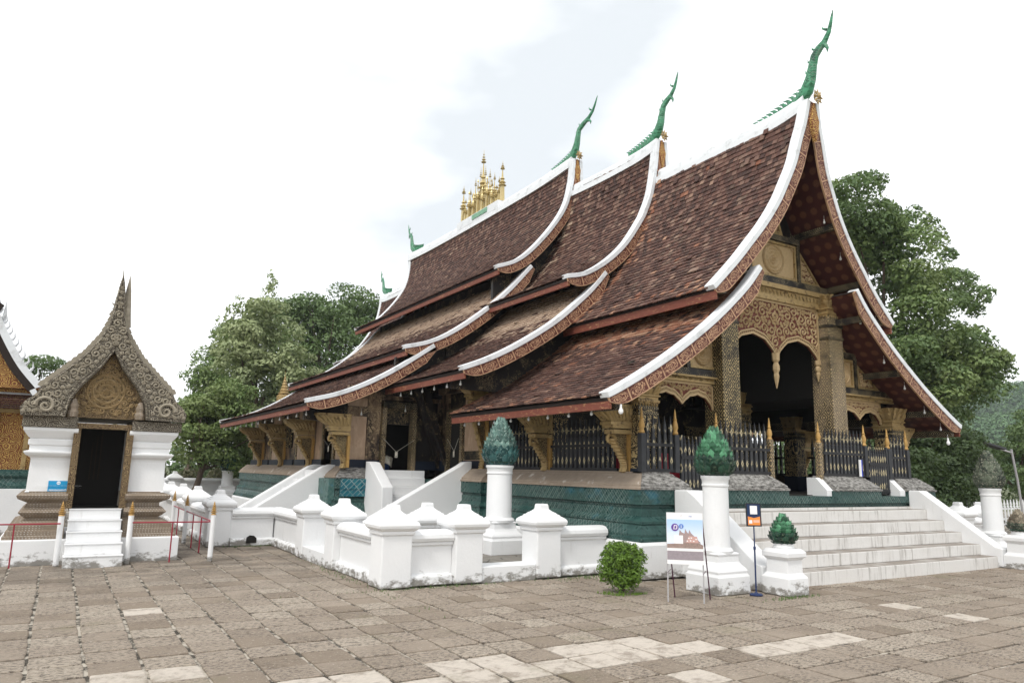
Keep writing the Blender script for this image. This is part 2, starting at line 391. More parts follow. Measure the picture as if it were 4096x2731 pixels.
# lotus glaze
def glaze(name, a, b, tip, rough=.28):
    t = NT(name); p = t.wpos(); r = t.math('FRACT', t.math('ADD', t.island(), t.orand()))
    c = t.mix(t.math('POWER', r, 1.3), tuple(k*.5 for k in a), b); z = t.sep(t.obj())[2]
    c = t.mix(t.math('MULTIPLY', t.step(t.noise(p, 28, 5, .7), .52, .66), .7), c, tip); t.bump(t.noise(p, 20, 5), .4, .01)  # noise specks; the pale ones on the teal glazes are painted glints
    M[name] = t.out(c, rough)
glaze('teal_glaze', (.022, .085, .072), (.060, .17, .135), (.26, .40, .33))
glaze('teal_pale_glaze', (.075, .16, .14), (.17, .29, .25), (.42, .52, .46), .22)
glaze('teal_deep_glaze', (.020, .075, .075), (.055, .15, .145), (.20, .32, .29), .22)
glaze('green_glaze', (.022, .11, .05), (.11, .32, .17), (.015, .05, .03))
glaze('dark_glaze', (.010, .040, .028), (.030, .085, .055), (.12, .16, .10))
glaze('lichen_glaze', (.055, .075, .055), (.13, .155, .11), (.44, .42, .33), .7)
glaze('bare_stone', (.26, .215, .155), (.36, .31, .235), (.06, .05, .035), .9)
simple('black_paint', (.016, .016, .018), .5, 0, 10, .4)
simple('interior', (.018, .016, .014), .9); simple('shaded_gilt', (.022, .015, .009), .8)  # near-black base colours put the shade of porch and rooms into the surfaces
simple('navy_skirt', (.010, .016, .030), .6)
simple('red_metal', (.28, .022, .042), .4)
simple('blue_paint', (.015, .30, .58), .5)
simple('white_sheet', (.80, .80, .80), .6)
simple('grey_metal', (.42, .41, .42), .4, .3)
simple('maroon_metal', (.075, .018, .045), .4)
simple('navy_metal', (.02, .035, .10), .4)
simple('navy_print', (.012, .030, .085), .45)
simple('orange_print', (.78, .27, .06), .5)
simple('red_print', (.62, .03, .04), .5)
simple('purple_print', (.13, .06, .30), .5)
simple('blue_print', (.13, .24, .58), .5)
simple('bulb_glass', (.62, .62, .60), .15)
simple('bulb_cap', (.30, .30, .30), .4)
simple('red_cloth', (.30, .015, .03), .8)
simple('blue_cloth', (.02, .25, .55), .8)
simple('bin_blue', (.012, .035, .10), .5)
simple('cream', (.70, .66, .55), .7)
simple('green_awning', (.20, .38, .26), .7, 0, 6, .4)
t = NT('bark'); p = t.obj(); f = t.noise(t.mapv(p, (3, 3, .8)), 3, 6, .7); t.bump(f, .8, .04); M['bark'] = t.out(t.mix(f, (.05, .038, .028), (.17, .13, .10)), .95)
def leafmat(name, a, b, c3, trans=.18):
    t = NT(name); p = t.wpos(); r = t.island()
    c = t.mix(r, a, b); c = t.mix(t.step(t.noise(p, .55, 3, .5), .42, .62), c, c3)
    t.out(c, .55); t.b.inputs['Specular IOR Level'].default_value = .35
    tr = t.n('ShaderNodeBsdfTranslucent'); t.put(tr.inputs['Color'], t.mix(0.5, c, (.20, .30, .05)))
    mx = t.n('ShaderNodeMixShader'); mx.inputs[0].default_value = trans
    o = t.t.nodes['Material Output']; t.t.links.new(t.b.outputs[0], mx.inputs[1]); t.t.links.new(tr.outputs[0], mx.inputs[2]); t.t.links.new(mx.outputs[0], o.inputs['Surface'])
    M[name] = t.m
leafmat('leaf_mid', (.10, .165, .050), (.215, .29, .105), (.17, .22, .075))
leafmat('leaf_grey', (.20, .255, .115), (.39, .45, .24), (.30, .345, .17))
leafmat('leaf_dark', (.032, .060, .022), (.075, .115, .042), (.05, .08, .028))
leafmat('leaf_deep', (.068, .120, .044), (.155, .225, .085), (.11, .165, .06))
leafmat('leaf_bright', (.07, .145, .018), (.19, .32, .045), (.12, .21, .028), .25)
leafmat('leaf_dry', (.10, .10, .055), (.20, .19, .11), (.14, .13, .075))
leafmat('leaf_hill', (.055, .125, .050), (.135, .225, .09), (.08, .155, .06), .1)

# ================================================================ GROUND
def grid_ground():
    me = MB(); me.add([(-400, -60, -.05), (900, -60, -.05), (900, 900, -.05), (-400, 900, -.05)], [(0, 1, 2, 3)])
    o = me.build('ground', simple('grass_soil', (.085, .10, .04), .95, 0, .8, .4), fix=False); tag(o, kind='structure', label='grassy soil below and beyond the courtyard pavement')  # plain grassy soil; the pavement plane above carries the mortar
    return o
ground = grid_ground()
paving_o = MB().add([(-9, -3, -.022), (45, -3, -.022), (45, 34, -.022), (-9, 34, -.022)], [(0, 1, 2, 3)]).build('pavement', M['joint'], fix=False)
tag(paving_o, kind='structure', label='courtyard pavement of worn square stones in straight rows')
PX_, PY_ = .405, .400
WHITE = [(.55, 6.61), (.98, 6.63), (.98, 9.19), (1.76, 5.88), (2.28, 5.76), (3.02, 5.75), (3.42, 5.69), (3.0, 5.32), (3.42, 5.29), (3.84, 5.29), (4.25, 5.31), (4.22, 5.75), (4.66, 5.72), (4.62, 5.33), (5.01, 5.35), (5.43, 5.34), (4.97, 5.83), (5.7, 4.97), (6.21, 4.96), (6.64, 4.95), (7.13, 4.93), (9.61, 5.05), (4.59, 4.62), (9.35, 5.81), (.6, 5.75), (2.0, 5.4), (2.4, 5.3)]
wset = {(math.floor((a-.36)/PX_), math.floor((b-5.11)/PY_)) for a, b in WHITE}
def stone_mesh(name, r, mat, n=3):
    """worn slab: chipped outline, slightly domed, thickness 4 cm"""
    hx, hy = PX_/2, PY_/2; out = []
    for (sx, sy, ex, ey) in ((-1, -1, 1, -1), (1, -1, 1, 1), (1, 1, -1, 1), (-1, 1, -1, -1)):
        for k in range(n):
            a = k/n; g = .011+r.uniform(-.004, .007)
            px = (sx+(ex-sx)*a)*(hx-g); py = (sy+(ey-sy)*a)*(hy-g)
            if k == 0: px *= .975; py *= .975
            out.append((px, py))
    m = MB(); N = len(out)
    vs = [(x, y, -.04) for x, y in out]+[(x, y, -.006) for x, y in out]+[(x*.94, y*.94, 0.0+r.uniform(-.002, .001)) for x, y in out]+[(0, 0, r.uniform(-.003, .001))]
    fs = []
    for i in range(N):
        j = (i+1) % N
        fs += [(i, j, N+j, N+i), (N+i, N+j, 2*N+j, 2*N+i), (2*N+i, 2*N+j, 3*N)]
    m.add(vs, fs); return m.mesh(name, mat, fix=False)
sr = random.Random(3)
SM = [stone_mesh('paving_stone', sr, M['paving']) for _ in range(5)]
SW = [stone_mesh('white_paving_stone', sr, M['paving_white']) for _ in range(3)]
def in_frame(x, y):
    v = Vector((x, y, 0))-Vector((0, 0, 1.6)); a = v.dot(r_); b = v.dot(u_); c = -v.dot(b_)
    return c > .5 and abs(a/c) < .73 and abs(b/c) < .49, c
def occupied(x, y):
    if x > 3.95 and y > 9.7: return True
    if x > 7.6 and y > 8.9 and x < 17: return True
    if 9 < x < 15.5 and y > 7.4: return True
    if -.7 < x < 1.95 and y > 14.1: return True
    return False
cells = []
for i in range(-20, 75):
    for j in range(-9, 70):
        x = .36+(i+.5)*PX_; y = 5.11+(j+.5)*PY_
        if occupied(x, y) or y > 26 or x > 30: continue
        ok, c = in_frame(x, y); cells.append((0 if ok else 1, c, i, j, x, y))
cells.sort()
stuff = {False: MB(), True: MB()}
def put(mb, me, x, y, z, rx, ry, rz, sx=1, sy=1):
    mt = Matrix.Translation((x, y, z)) @ (Matrix.Rotation(rz, 4, 'Z') @ Matrix.Rotation(rx, 4, 'X') @ Matrix.Rotation(ry, 4, 'Y')) @ Matrix.Diagonal((sx, sy, 1, 1))
    mb.add([mt @ v.co for v in me.vertices], [tuple(p.vertices) for p in me.polygons])
for n, (_, c, i, j, x, y) in enumerate(cells):
    wh = (i, j) in wset; me = sr.choice(SW if wh else SM)
    x += sr.uniform(-.004, .004)+.006*math.sin(j*.7+i); y += sr.uniform(-.006, .006)+.010*math.sin(i*.9+j*.3); z = -.004+sr.uniform(-.006, .003)
    rx, ry, rz = sr.uniform(-.008, .008), sr.uniform(-.008, .008), sr.uniform(-.012, .012)
    if n < 300:
        o = link('paving_stone', me, paving_o, (x, y, z), (rx, ry, rz))
        if wh: o['label'] = 'pale worn paving stone'
    else: put(stuff[wh], me, x, y, z, rx, ry, rz)
stuff[False].build('paving_stones', M['paving'], paving_o, fix=False, kind='stuff')
if stuff[True].v: stuff[True].build('pale_paving_stones', M['paving_white'], paving_o, fix=False, kind='stuff')
# raised terrace inside the boundary wall
tp = [(4.05, 9.75), (8.2, 9.75), (8.2, 14), (8.2, 17.2), (6, 17.2), (6, 40), (2.9, 40), (2.9, 15.95), (4.05, 15.95)]
ter = MB().prism(tp, -.02, .20, 'z').build('terrace', M['flag']); tag(ter, kind='structure', label='raised dark flagstone terrace inside the white boundary wall')
# moss strip and weeds at the wall foot
def ground_cover(name, mat, spots, n, size, seed, label, z=0.0, hmul=1.0):
    r = random.Random(seed); m = MB()
    for _ in range(n):
        cx, cy, sx, sy = r.choice(spots); x = cx+r.gauss(0, .5)*sx; y = cy+r.gauss(0, .5)*sy
        a = r.uniform(0, 6.28); s = size*r.uniform(.6, 1.5); t = r.uniform(-.5, .5)
        dx, dy = math.cos(a)*s*.18, math.sin(a)*s*.18
        m.add([(x-dx, y-dy, z), (x+dx, y+dy, z), (x+t*s, y+t*s*.6, z+s*hmul)], [(0, 1, 2)])
    o = m.build(name, mat, fix=False); tag(o, label, 'grass', kind='stuff'); return o
ground_cover('grass', M['leaf_bright'], [(6.58, 7.84, .12, .08), (6.85, 7.80, .12, .06), (6.50, 8.0, .08, .14)], 260, .03, 5, 'thin green grass growing round the foot of the clipped bush')
ground_cover('weeds', M['leaf_deep'], [(4.6, 9.42, 1.4, .10), (3.78, 11, .10, 3.), (7.2, 9.35, .8, .2), (8.6, 6.68, .5, .08), (3.5, 15.6, .7, .1)], 900, .028, 6, 'small weeds and moss in the joints along the foot of the white boundary wall')

# ================================================================ TEMPLE HALL
CX = 12.2
temple = thing('temple_hall', 'main temple hall with sweeping tiered brown tile roofs, green naga finials and gilded front porch', 'temple', (CX, 18, 0))
def offset_poly(poly, d):
    n = len(poly); out = []
    for i in range(n):
        p0, p1, p2 = Vector(poly[i-1]), Vector(poly[i]), Vector(poly[(i+1) % n])
        e1 = (p1-p0).normalized(); e2 = (p2-p1).normalized()
        n1 = Vector((e1.y, -e1.x)); n2 = Vector((e2.y, -e2.x))      # outward for CCW
        k = (n1+n2); k = k/max(k.dot(n1), .2); out.append((p1.x+k.x*d, p1.y+k.y*d))
    return out
def moulded(poly, prof, mb=None):
    mb = mb or MB()
    return mb.rings([[(x, y, z) for x, y in offset_poly(poly, d)] for d, z in prof])
mir = lambda x: 2*CX-x
# footprint (CCW) of the base block
foot = [(7.95, 9.0), (8.02, 8.95), (mir(8.02), 8.95), (mir(7.95), 9.0), (mir(7.95), 14.0), (mir(7.85), 14.0), (mir(7.85), 17.0), (mir(5.6), 17.0), (mir(5.6), 27.8), (5.6, 27.8), (5.6, 19.2), (5.6, 17.0), (7.85, 17.0), (7.85, 14.0), (7.95, 14.0)]
foot = [(7.95, 8.95), (mir(7.95), 8.95), (mir(7.95), 14.0), (mir(7.85), 14.0), (mir(7.85), 17.0), (mir(5.6), 17.0), (mir(5.6), 27.8), (5.6, 27.8), (5.6, 17.0), (7.85, 17.0), (7.85, 14.0), (7.95, 14.0)]
prof_white = [(.16, 0), (.16, .50), (.13, .55), (.0, .56)]
prof_teal = [(.13, .552), (.13, .60), (.10, .62), (.10, .66), (.055, .74), (.03, .80), (.045, .82), (.045, .86), (.0, .90), (-.03, .93), (-.03, 1.05), (-.05, 1.06), (-.05, 1.10), (0., 1.115), (0., 1.352)]
moulded(foot, prof_white).build('base_course', M['white'], temple, bevel=.012)
# teal plinth: front band is only 1.25 high between the cap blocks
foot_low = foot
pt = moulded(foot, [(a, b) for a, b in prof_teal[:-1]]+[(0., 1.25)])
pt.build('plinth', M['teal_mosaic'], temple)
# teal upper band everywhere except the front gate gaps
band = []
for x0, x1 in ((7.95, 9.03), (9.95, 11.55), (mir(11.55), mir(9.95)), (mir(9.03), mir(7.95))): band.append((x0, x1, 8.953, 9.5, 1.245, 1.352))
for s in (0, 1):
    f = (lambda x: x) if s == 0 else mir
    for (a, b, y0, y1) in ((7.953, 8.3, 9.5, 14.0), (7.853, 8.3, 14.0, 17.0)): band.append((min(f(a), f(b)), max(f(a), f(b)), y0, y1, 1.245, 1.352))
    band.append((min(f(5.603), f(6.6)), max(f(5.603), f(6.6)), 17.003, 27.797, 1.245, 1.352))
    band.append((min(f(6.6), f(8.4)), max(f(6.6), f(8.4)), 17.003, 17.6, 1.245, 1.352))
for q in band: BX(*q).build('plinth_band', M['teal_mosaic'], temple)
BX(5.72, 6.6, 16.925, 16.995, .93, 1.30).build('mosaic_panel', M['cyan_mosaic'], temple, label='bright blue mosaic end of the plinth')
BX(5.715, 6.6, 16.91, 16.93, 1.10, 1.34).build('mosaic_panel', M['cyan_mosaic'], temple)
BX(5.46, 5.615, 17.05, 18.1, .75, 1.34).build('plinth_panel', M['teal_plain'], temple)
# sloping caps (parapets)
capprof = [(-.0, 1.352), (.0, 1.385), (-.03, 1.40), (-.03, 1.43), (-.06, 1.46), (-.14, 1.53), (-.20, 1.575), (-.22, 1.60), (-.26, 1.615), (-.26, 1.635)]
def cap_side(xw, y0, y1, s=1, mat='cap', lab=None, taper0=0, taper1=0):
    """cap running along y, outer face at xw, slope towards +x*s"""
    rs = []
    for d, z in capprof:
        x = xw-d*s; t0 = -d*taper0; t1 = -d*taper1
        rs.append([(x, y0+t0, z), (x, y1-t1, z)])
    mb = MB(); n = len(rs)
    vs = [q for r in rs for q in r]; xi = xw+.45*s
    vs += [(xi, y0+.26*taper0, capprof[-1][1]), (xi, y1-.26*taper1, capprof[-1][1]), (xi, y0+.26*taper0, 1.352), (xi, y1-.26*taper1, 1.352)]
    fs = [(2*i, 2*i+1, 2*i+3, 2*i+2) for i in range(n-1)]
    fs += [(2*n-2, 2*n-1, 2*n+1, 2*n)]
    fs += [tuple([2*i for i in range(n)]+[2*n, 2*n+2]), tuple([2*i+1 for i in range(n)]+[2*n+1, 2*n+3])]
    mb.add(vs, fs); o = mb.build('plinth_cap', M[mat], temple); 
    if lab: o['label'] = lab
def cap_front(yw, x0, x1, mat='greycap', tl=0, tr=0, lab=None):
    rs = [(yw-d, z, -d*tl, -d*tr) for d, z in capprof]; n = len(rs); vs = []
    for y, z, a, b in rs: vs += [(x0+a, y, z), (x1-b, y, z)]
    vs += [(x0+.26*tl, yw+.5, 1.635), (x1-.26*tr, yw+.5, 1.635), (x0+.26*tl, yw+.5, 1.352), (x1-.26*tr, yw+.5, 1.352)]
    fs = [(2*i, 2*i+1, 2*i+3, 2*i+2) for i in range(n-1)]+[(2*n-2, 2*n-1, 2*n+1, 2*n), tuple([2*i for i in range(n)]+[2*n, 2*n+2]), tuple([2*i+1 for i in range(n)]+[2*n+1, 2*n+3])]
    o = MB().add(vs, fs).build('plinth_cap', M[mat], temple)
    if lab: o['label'] = lab
cap_front(8.93, 7.93, 9.05, 'greycap', 1, 1, 'grey weathered mosaic cap block at the near corner')
cap_front(8.93, 9.94, 11.56, 'greycap', 0, 1)
cap_front(8.93, mir(11.50), mir(9.94), 'greycap', 0, 1)
cap_front(8.93, mir(9.05), mir(7.93), 'greycap', 0, 1)
for x0, x1 in ((mir(11.52)-.06, mir(11.50)-.01), (mir(9.07)-.06, mir(9.05)-.01)):
    MB().prism([(8.98, 1.252), (8.98, 1.36), (9.22, 1.60), (9.42, 1.60), (9.42, 1.252)], x0-.12, x1, 'x').build('gate_cheek', M['white'], temple)
cap_side(7.93, 8.932+.012, 13.95, 1, 'cap', None, 1, 0)
cap_side(7.83, 13.96, 15.2, 1, 'cap')
cap_side(mir(7.93), 8.95, 14, -1, 'cap', None, 1, 0)
for (a, b) in ((17.02, 18.05), (19.25, 21.3), (21.32, 24.4), (24.42, 27.8)): cap_side(5.58, a, b, 1, 'cap', None, 1 if a < 17.1 else 0, 0)
cap_front(16.98, 5.6, 6.62, 'greycap', 1, 1)

# ---- floors and dark interior bodies
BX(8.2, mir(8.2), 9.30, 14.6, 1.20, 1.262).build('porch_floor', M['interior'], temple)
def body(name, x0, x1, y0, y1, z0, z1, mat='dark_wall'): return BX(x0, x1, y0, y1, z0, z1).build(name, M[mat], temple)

# ---------------------------------------------------------------- roofs
def spl(P, n=6):
    P = [Vector((a, b)) for a, b in P]; out = []
    for i in range(len(P)-1):
        p0, p1, p2, p3 = P[max(i-1, 0)], P[i], P[i+1], P[min(i+2, len(P)-1)]
        for k in range(n):
            t = k/n
            out.append(.5*((2*p1)+(-p0+p2)*t+(2*p0-5*p1+4*p2-p3)*t*t+(-p0+3*p1-3*p2+p3)*t**3))
    out.append(P[-1]); return [(p.x, p.y) for p in out]
A_up = spl([(.10, 9.08), (.20, 8.6), (.33, 8.2), (.48, 7.7), (.69, 7.26), (.94, 6.8), (1.3, 6.3), (1.74, 5.8), (2.13, 5.38), (2.70, 4.84)])
A_lo = spl([(1.45, 5.42), (1.70, 5.12), (2.03, 4.8), (2.70, 4.24), (3.55, 3.64), (4.3, 3.18), (4.85, 2.88), (5.10, 2.76)])
B_up = spl([(.09, 9.95), (.17, 9.2), (.30, 8.5), (.50, 7.98), (.68, 7.66), (1.14, 7.02), (1.70, 6.49), (2.34, 6.08), (2.89, 5.92)])
B_lo = spl([(1.75, 6.2), (2.10, 5.8), (2.46, 5.45), (3.18, 4.84), (4.07, 4.26), (4.82, 3.86), (5.46, 3.60)])
C_up = spl([(.09, 10.78), (.14, 10.1), (.34, 9.3), (.78, 8.56), (1.44, 7.78), (2.01, 7.3), (2.63, 7.03)])
C_mid = spl([(1.5, 7.24), (2.26, 6.39), (3.06, 5.68), (3.93, 5.05), (4.59, 4.72), (5.21, 4.54)])
C_lo = spl([(4.40, 4.66), (5.32, 4.02), (6.08, 3.58), (6.81, 3.26), (7.55, 3.05)])
D_up = spl([(.09, 9.55), (.17, 8.95), (.34, 8.3), (.70, 7.6), (1.2, 6.9), (1.75, 6.35), (2.3, 6.05)])
D_mid = spl([(1.3, 6.4), (2.26, 5.55), (3.0, 4.95), (3.9, 4.4), (4.7, 4.05)])
def lean_A(z): return 8.72-.27*max(0., min(1., (z-5.2)/4.0))**1.3
fB = lambda z: 12.87-.05*max(0, (z-8)/2)
fC = lambda z: 16.46-.06*max(0, (z-8)/2.8)
bC = lambda z: 27.05+1.45*max(0, min(1, (z-3)/7.8))
SEC = {
 'A_up': (A_up, lean_A, lambda z: 13.35), 'A_lo': (A_lo, lean_A, lambda z: 14.1),
 'B_up': (B_up, fB, lambda z: 16.95), 'B_lo': (B_lo, fB, lambda z: 17.1),
 'C_up': (C_up, fC, bC), 'C_mid': (C_mid, fC, bC), 'C_lo': (C_lo, fC, bC),
 'D_up': (D_up, lambda z: 27.6, lambda z: 31.3+.3*max(0, (z-7)/2.5)), 'D_mid': (D_mid, lambda z: 27.0, lambda z: 30.8)}
def arclen(P):
    L = [0.]
    for i in range(1, len(P)): L.append(L[-1]+math.hypot(P[i][0]-P[i-1][0], P[i][1]-P[i-1][1]))
    return L
def at(P, L, s):
    s = max(0, min(L[-1], s)); k = 0
    while k < len(L)-2 and L[k+1] < s: k += 1
    t = (s-L[k])/(L[k+1]-L[k]+1e-9); a, b = P[k], P[k+1]; d = math.hypot(b[0]-a[0], b[1]-a[1])
    return (a[0]+(b[0]-a[0])*t, a[1]+(b[1]-a[1])*t, (b[0]-a[0])/d, (b[1]-a[1])/d)
def normals(P):
    out = []
    for i in range(len(P)):
        a = P[max(i-1, 0)]; b = P[min(i+1, len(P)-1)]; d = math.hypot(b[0]-a[0], b[1]-a[1]); out.append((-(b[1]-a[1])/d, (b[0]-a[0])/d))
    return out
def strip(P, s, ya, yb, lo, hi):
    """closed band following profile P on side s, between offsets lo..hi along the normal and y functions ya..yb"""
    N = normals(P); rs = []
    for (h, z), (nx, nz) in zip(P, N):
        l = (h+nx*lo, z+nz*lo); u = (h+nx*hi, z+nz*hi)
        y0, y1 = ya(z), yb(z)
        q = [(CX+s*l[0], y0, l[1]), (CX+s*u[0], y0, u[1]), (CX+s*u[0], y1, u[1]), (CX+s*l[0], y1, l[1])]
        rs.append(q)
    return rs
def roof(key, sides=(-1, 1), tier='upper_roof', back_verge=False, soff=True, motif_mat='fascia', sub=0, verge_w=.21, front_verge=True):
    P, fa, fb = SEC[key]; L = arclen(P)
    for s in sides:
        # slab
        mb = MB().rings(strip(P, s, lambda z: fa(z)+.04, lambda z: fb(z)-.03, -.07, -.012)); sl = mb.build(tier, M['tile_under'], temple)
        # soffit with UV roundels
        N = normals(P); mbs = MB(); D = .095
        y0f, y1f = (lambda z: fa(z)+.05), (lambda z: min(fb(z)-.05, fa(z)+2.2))
        for i in range(len(P)-1):
            vs = []; uv = []
            for (k, yf) in ((i, y0f), (i+1, y0f), (i+1, y1f), (i, y1f)):
                h, z = P[k]; nx, nz = N[k]; y = yf(z); vs.append((CX+s*(h-nx*D), y, z-nz*D)); uv.append(((y-8.8)/.26, L[k]/.26))
            mbs.add(vs, [(0, 1, 2, 3)], [uv])
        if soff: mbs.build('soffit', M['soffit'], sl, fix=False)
        # eave fascia board
        h, z, tx, tz = at(P, L, L[-1]); e = MB()
        ya, yb = fa(z), fb(z)
        x0 = CX+s*(h-.075); x1 = CX+s*(h-.03)
        e.box(min(x0, x1), max(x0, x1), ya+.02, yb-.02, z-.185, z-.015); e.build('eave_board', M['eave'], sl)
        # verges
        for (yf, sg, on) in ((fa, 1, front_verge), (fb, -1, back_verge)):
            if not on: continue
            lo_s = 0.0
            ww = verge_w
            w1 = MB().rings(strip(P, s, (lambda z: yf(z)-.012*sg), (lambda z: yf(z)+ww*sg), -.02, .085))
            # upturned tip
            w1.build('verge', M['verge'], sl, bevel=.012)
            # fascia panels below the verge
            n = max(3, int(round(L[-1]/.40))); m0 = .0
            for k in range(n):
                s0 = L[-1]*k/n; s1 = L[-1]*(k+1)/n; q = MB(); ring = []
                for m in range(5):
                    hh, zz, ax, az = at(P, L, s0+(s1-s0)*m/4); nx, nz = -az, ax; nx, nz = (nx, nz) if nz > 0 else (-nx, -nz)
                    dep = .235
                    if k == n-1: dep = .235*(1-.62*(m/4)**2.2)
                    if s0 < .35: dep = .10+.135*min(1, (s0+(s1-s0)*m/4)/.45)
                    ring.append(((CX+s*(hh-nx*.02), yf(zz), zz-nz*.02), (CX+s*(hh-nx*dep), yf(zz), zz-nz*dep)))
                th = .045*sg; vs = []; fs = []; uvs = []
                for (a, b) in ring: vs += [(a[0], a[1]+.004*sg, a[2]), (b[0], b[1]+.004*sg, b[2]), (a[0], a[1]+th, a[2]), (b[0], b[1]+th, b[2])]
                for m in range(4):
                    o_ = m*4; u0, u1 = m/4, (m+1)/4
                    fs.append((o_, o_+4, o_+5, o_+1)); uvs.append([(u0, 1), (u1, 1), (u1, 0), (u0, 0)])
                    fs.append((o_+2, o_+3, o_+7, o_+6)); uvs.append([(u0, 1), (u0, 0), (u1, 0), (u1, 1)])
                    fs.append((o_+1, o_+5, o_+7, o_+3)); uvs.append([(0, .5)]*4)
                fs.append((0, 1, 3, 2)); uvs.append([(0, .5)]*4); fs.append((16, 18, 19, 17)); uvs.append([(0, .5)]*4)
                q.add(vs, fs, uvs); q.build('fascia_panel', M[motif_mat], sl, fix=False)
        yield sl

TILE_W, COURSE = .130, .124
def tile_geo(L_=.185, W_=.125, T_=.023):
    # local: x across, y down-slope, z normal
    a, b = -W_/2, W_/2
    return np.array([(a, 0, 0), (b, 0, 0), (b, L_, 0), (a, L_, 0), (a, 0, T_), (b, 0, T_), (b*.97, L_, T_), (a*.97, L_, T_)])
TF = [(4, 5, 6, 7), (0, 4, 7, 3), (1, 2, 6, 5), (3, 7, 6, 2)]
tile_meshes = []
for fr in (0., .35, .9):
    m = MB(); m.add([tuple(v) for v in tile_geo()], TF+[(0, 3, 2, 1)]); me = m.mesh('roof_tile', M['tile'])
    at_ = me.attributes.new('fresh', 'FLOAT', 'POINT'); at_.data.foreach_set('value', [fr]*len(me.vertices)); tile_meshes.append(me)
def make_tiles(key, parent_l, fresh, seed=1):
    """left slope tiles; returns list of (transform 4x4, fresh)"""
    P, fa, fb = SEC[key]; L = arclen(P); r = random.Random(seed); out = []
    nrow = int(L[-1]/COURSE)
    for i in range(nrow+1):
        s1 = L[-1]+.02-i*COURSE          # lower edge
        s0 = s1-.185
        if s1 < .33: break
        h0, z0, _, _ = at(P, L, max(s0, 0)); h1, z1, _, _ = at(P, L, s1)
        h, z, tx, tz = at(P, L, max(0, (s0+s1)/2)); ya, yb = fa(z)+.20, fb(z)-(.2 if key[0] in 'CD' else .02)
        n = int((yb-ya)/TILE_W)+1; sh = (i % 2)*.5*TILE_W
        nx, nz = -tz, tx
        for j in range(n+1):
            y = ya+j*TILE_W-sh+r.uniform(-.005, .005)
            if y < ya-.03 or y > yb+.02: continue
            tilt = .150+r.uniform(-.03, .04); lift = .004+r.uniform(0, .006)+( .02 if r.random() < .02 else 0)
            # axes: X -> +y world ; Y -> down slope ; Z -> normal
            dy = Vector((-tx, 0, tz)); nn = Vector((-nx, 0, nz))
            ydir = (dy*math.cos(tilt)+nn*math.sin(tilt)); zdir = (nn*math.cos(tilt)-dy*math.sin(tilt)); xdir = Vector((0, 1, 0))
            rz = r.gauss(0, .02); xd = xdir*math.cos(rz)+ydir*math.sin(rz); yd = ydir*math.cos(rz)-xdir*math.sin(rz)
            org = Vector((CX-h0, y, z0))+nn*lift
            sg = Vector((0, 0, 0))
            mt = Matrix(((-xd.x, yd.x, zdir.x, org.x), (-xd.y, yd.y, zdir.y, org.y), (-xd.z, yd.z, zdir.z, org.z), (0, 0, 0, 1)))
            f = fresh(s1/L[-1], y, r); out.append((mt, f))
    return out
def bulk_tiles(tl, name, parent):
    G = tile_geo(); n = len(tl); V = np.empty((n*8, 3)); F = np.array(TF); A = np.empty(n*8)
    off = np.array(wloc(parent))
    for k, (mt, f) in enumerate(tl):
        m = np.array(mt); V[k*8:(k+1)*8] = G @ m[:3, :3].T+m[:3, 3]-off; A[k*8:(k+1)*8] = f
    faces = (F[None]+(np.arange(n)*8)[:, None, None]).reshape(-1, 4)
    me = bpy.data.meshes.new(name); me.from_pydata(V.tolist(), [], faces.tolist()); me.materials.append(M['tile'])
    at_ = me.attributes.new('fresh', 'FLOAT', 'POINT'); at_.data.foreach_set('value', A.astype(np.float32))
    bm = bmesh.new(); bm.from_mesh(me); bmesh.ops.recalc_face_normals(bm, faces=bm.faces); bm.to_mesh(me); bm.free()
    o = link(name, me, parent); o['kind'] = 'stuff'; return o, me
def fr_A_up(t, y, r): return ((.6+.3*r.random()) if r.random() < (.6 if y > 12.7 else .014)+(.10 if t > .93 else 0) else (r.random()*.13 if r.random() < .2 else 0.))
def fr_A_lo(t, y, r):
    p = .02+(.85 if t < .40 else (.25 if t < .50 else 0))+(.6 if y > 13.65 else 0)+(.15 if t > .96 else 0); return (.58+.3*r.random() if r.random() < p else 0.)
def fr_B(t, y, r): return (r.random()*.13 if r.random() < .2 else ((.2+.2*r.random()) if r.random() < (.35 if y > 16.2 else .01) else 0.))
def fr_mid(t, y, r): return (.25+.25*r.random() if r.random() < (.95 if t < .40 else (.5 if t < .5 else .02)) else (r.random()*.1 if r.random() < .2 else 0.))
def fr_no(t, y, r): return (r.random()*.13 if r.random() < .15 else 0.)
ROOFS = [('A_up', 'porch_upper_roof', fr_A_up, False), ('A_lo', 'porch_lower_roof', fr_A_lo, False), ('B_up', 'middle_upper_roof', fr_B, False), ('B_lo', 'middle_lower_roof', fr_mid, False),
         ('C_up', 'nave_upper_roof', fr_no, True), ('C_mid', 'nave_middle_roof', fr_mid, True), ('C_lo', 'aisle_roof', fr_no, True), ('D_up', 'rear_upper_roof', fr_no, True), ('D_mid', 'rear_lower_roof', fr_no, True)]
cand = []; bulk = {}
camv = Vector((0, 0, 1.6))
for k, (key, nm, fr, bv) in enumerate(ROOFS):
    sl = list(roof(key, (-1, 1), nm, bv, soff=(key[0] in 'AC' or key == 'B_lo')))
    tl = make_tiles(key, sl[0], fr, 10+k)
    if key in ('A_up', 'A_lo'):
        for q in tl: cand.append(((q[0].translation-camv).dot(-b_), key, q, sl[0]))
    bulk[key] = (tl, sl)
cand.sort(key=lambda c: c[0])
single = set()
lim = 250
for d, key, (mt, f), par in cand[:lim]:
    single.add(id(mt)); me = tile_meshes[0 if f < .1 else (1 if f < .5 else 2)]
    o = link('roof_tile', me, par); o.matrix_local = Matrix.Translation(-wloc(par)) @ mt
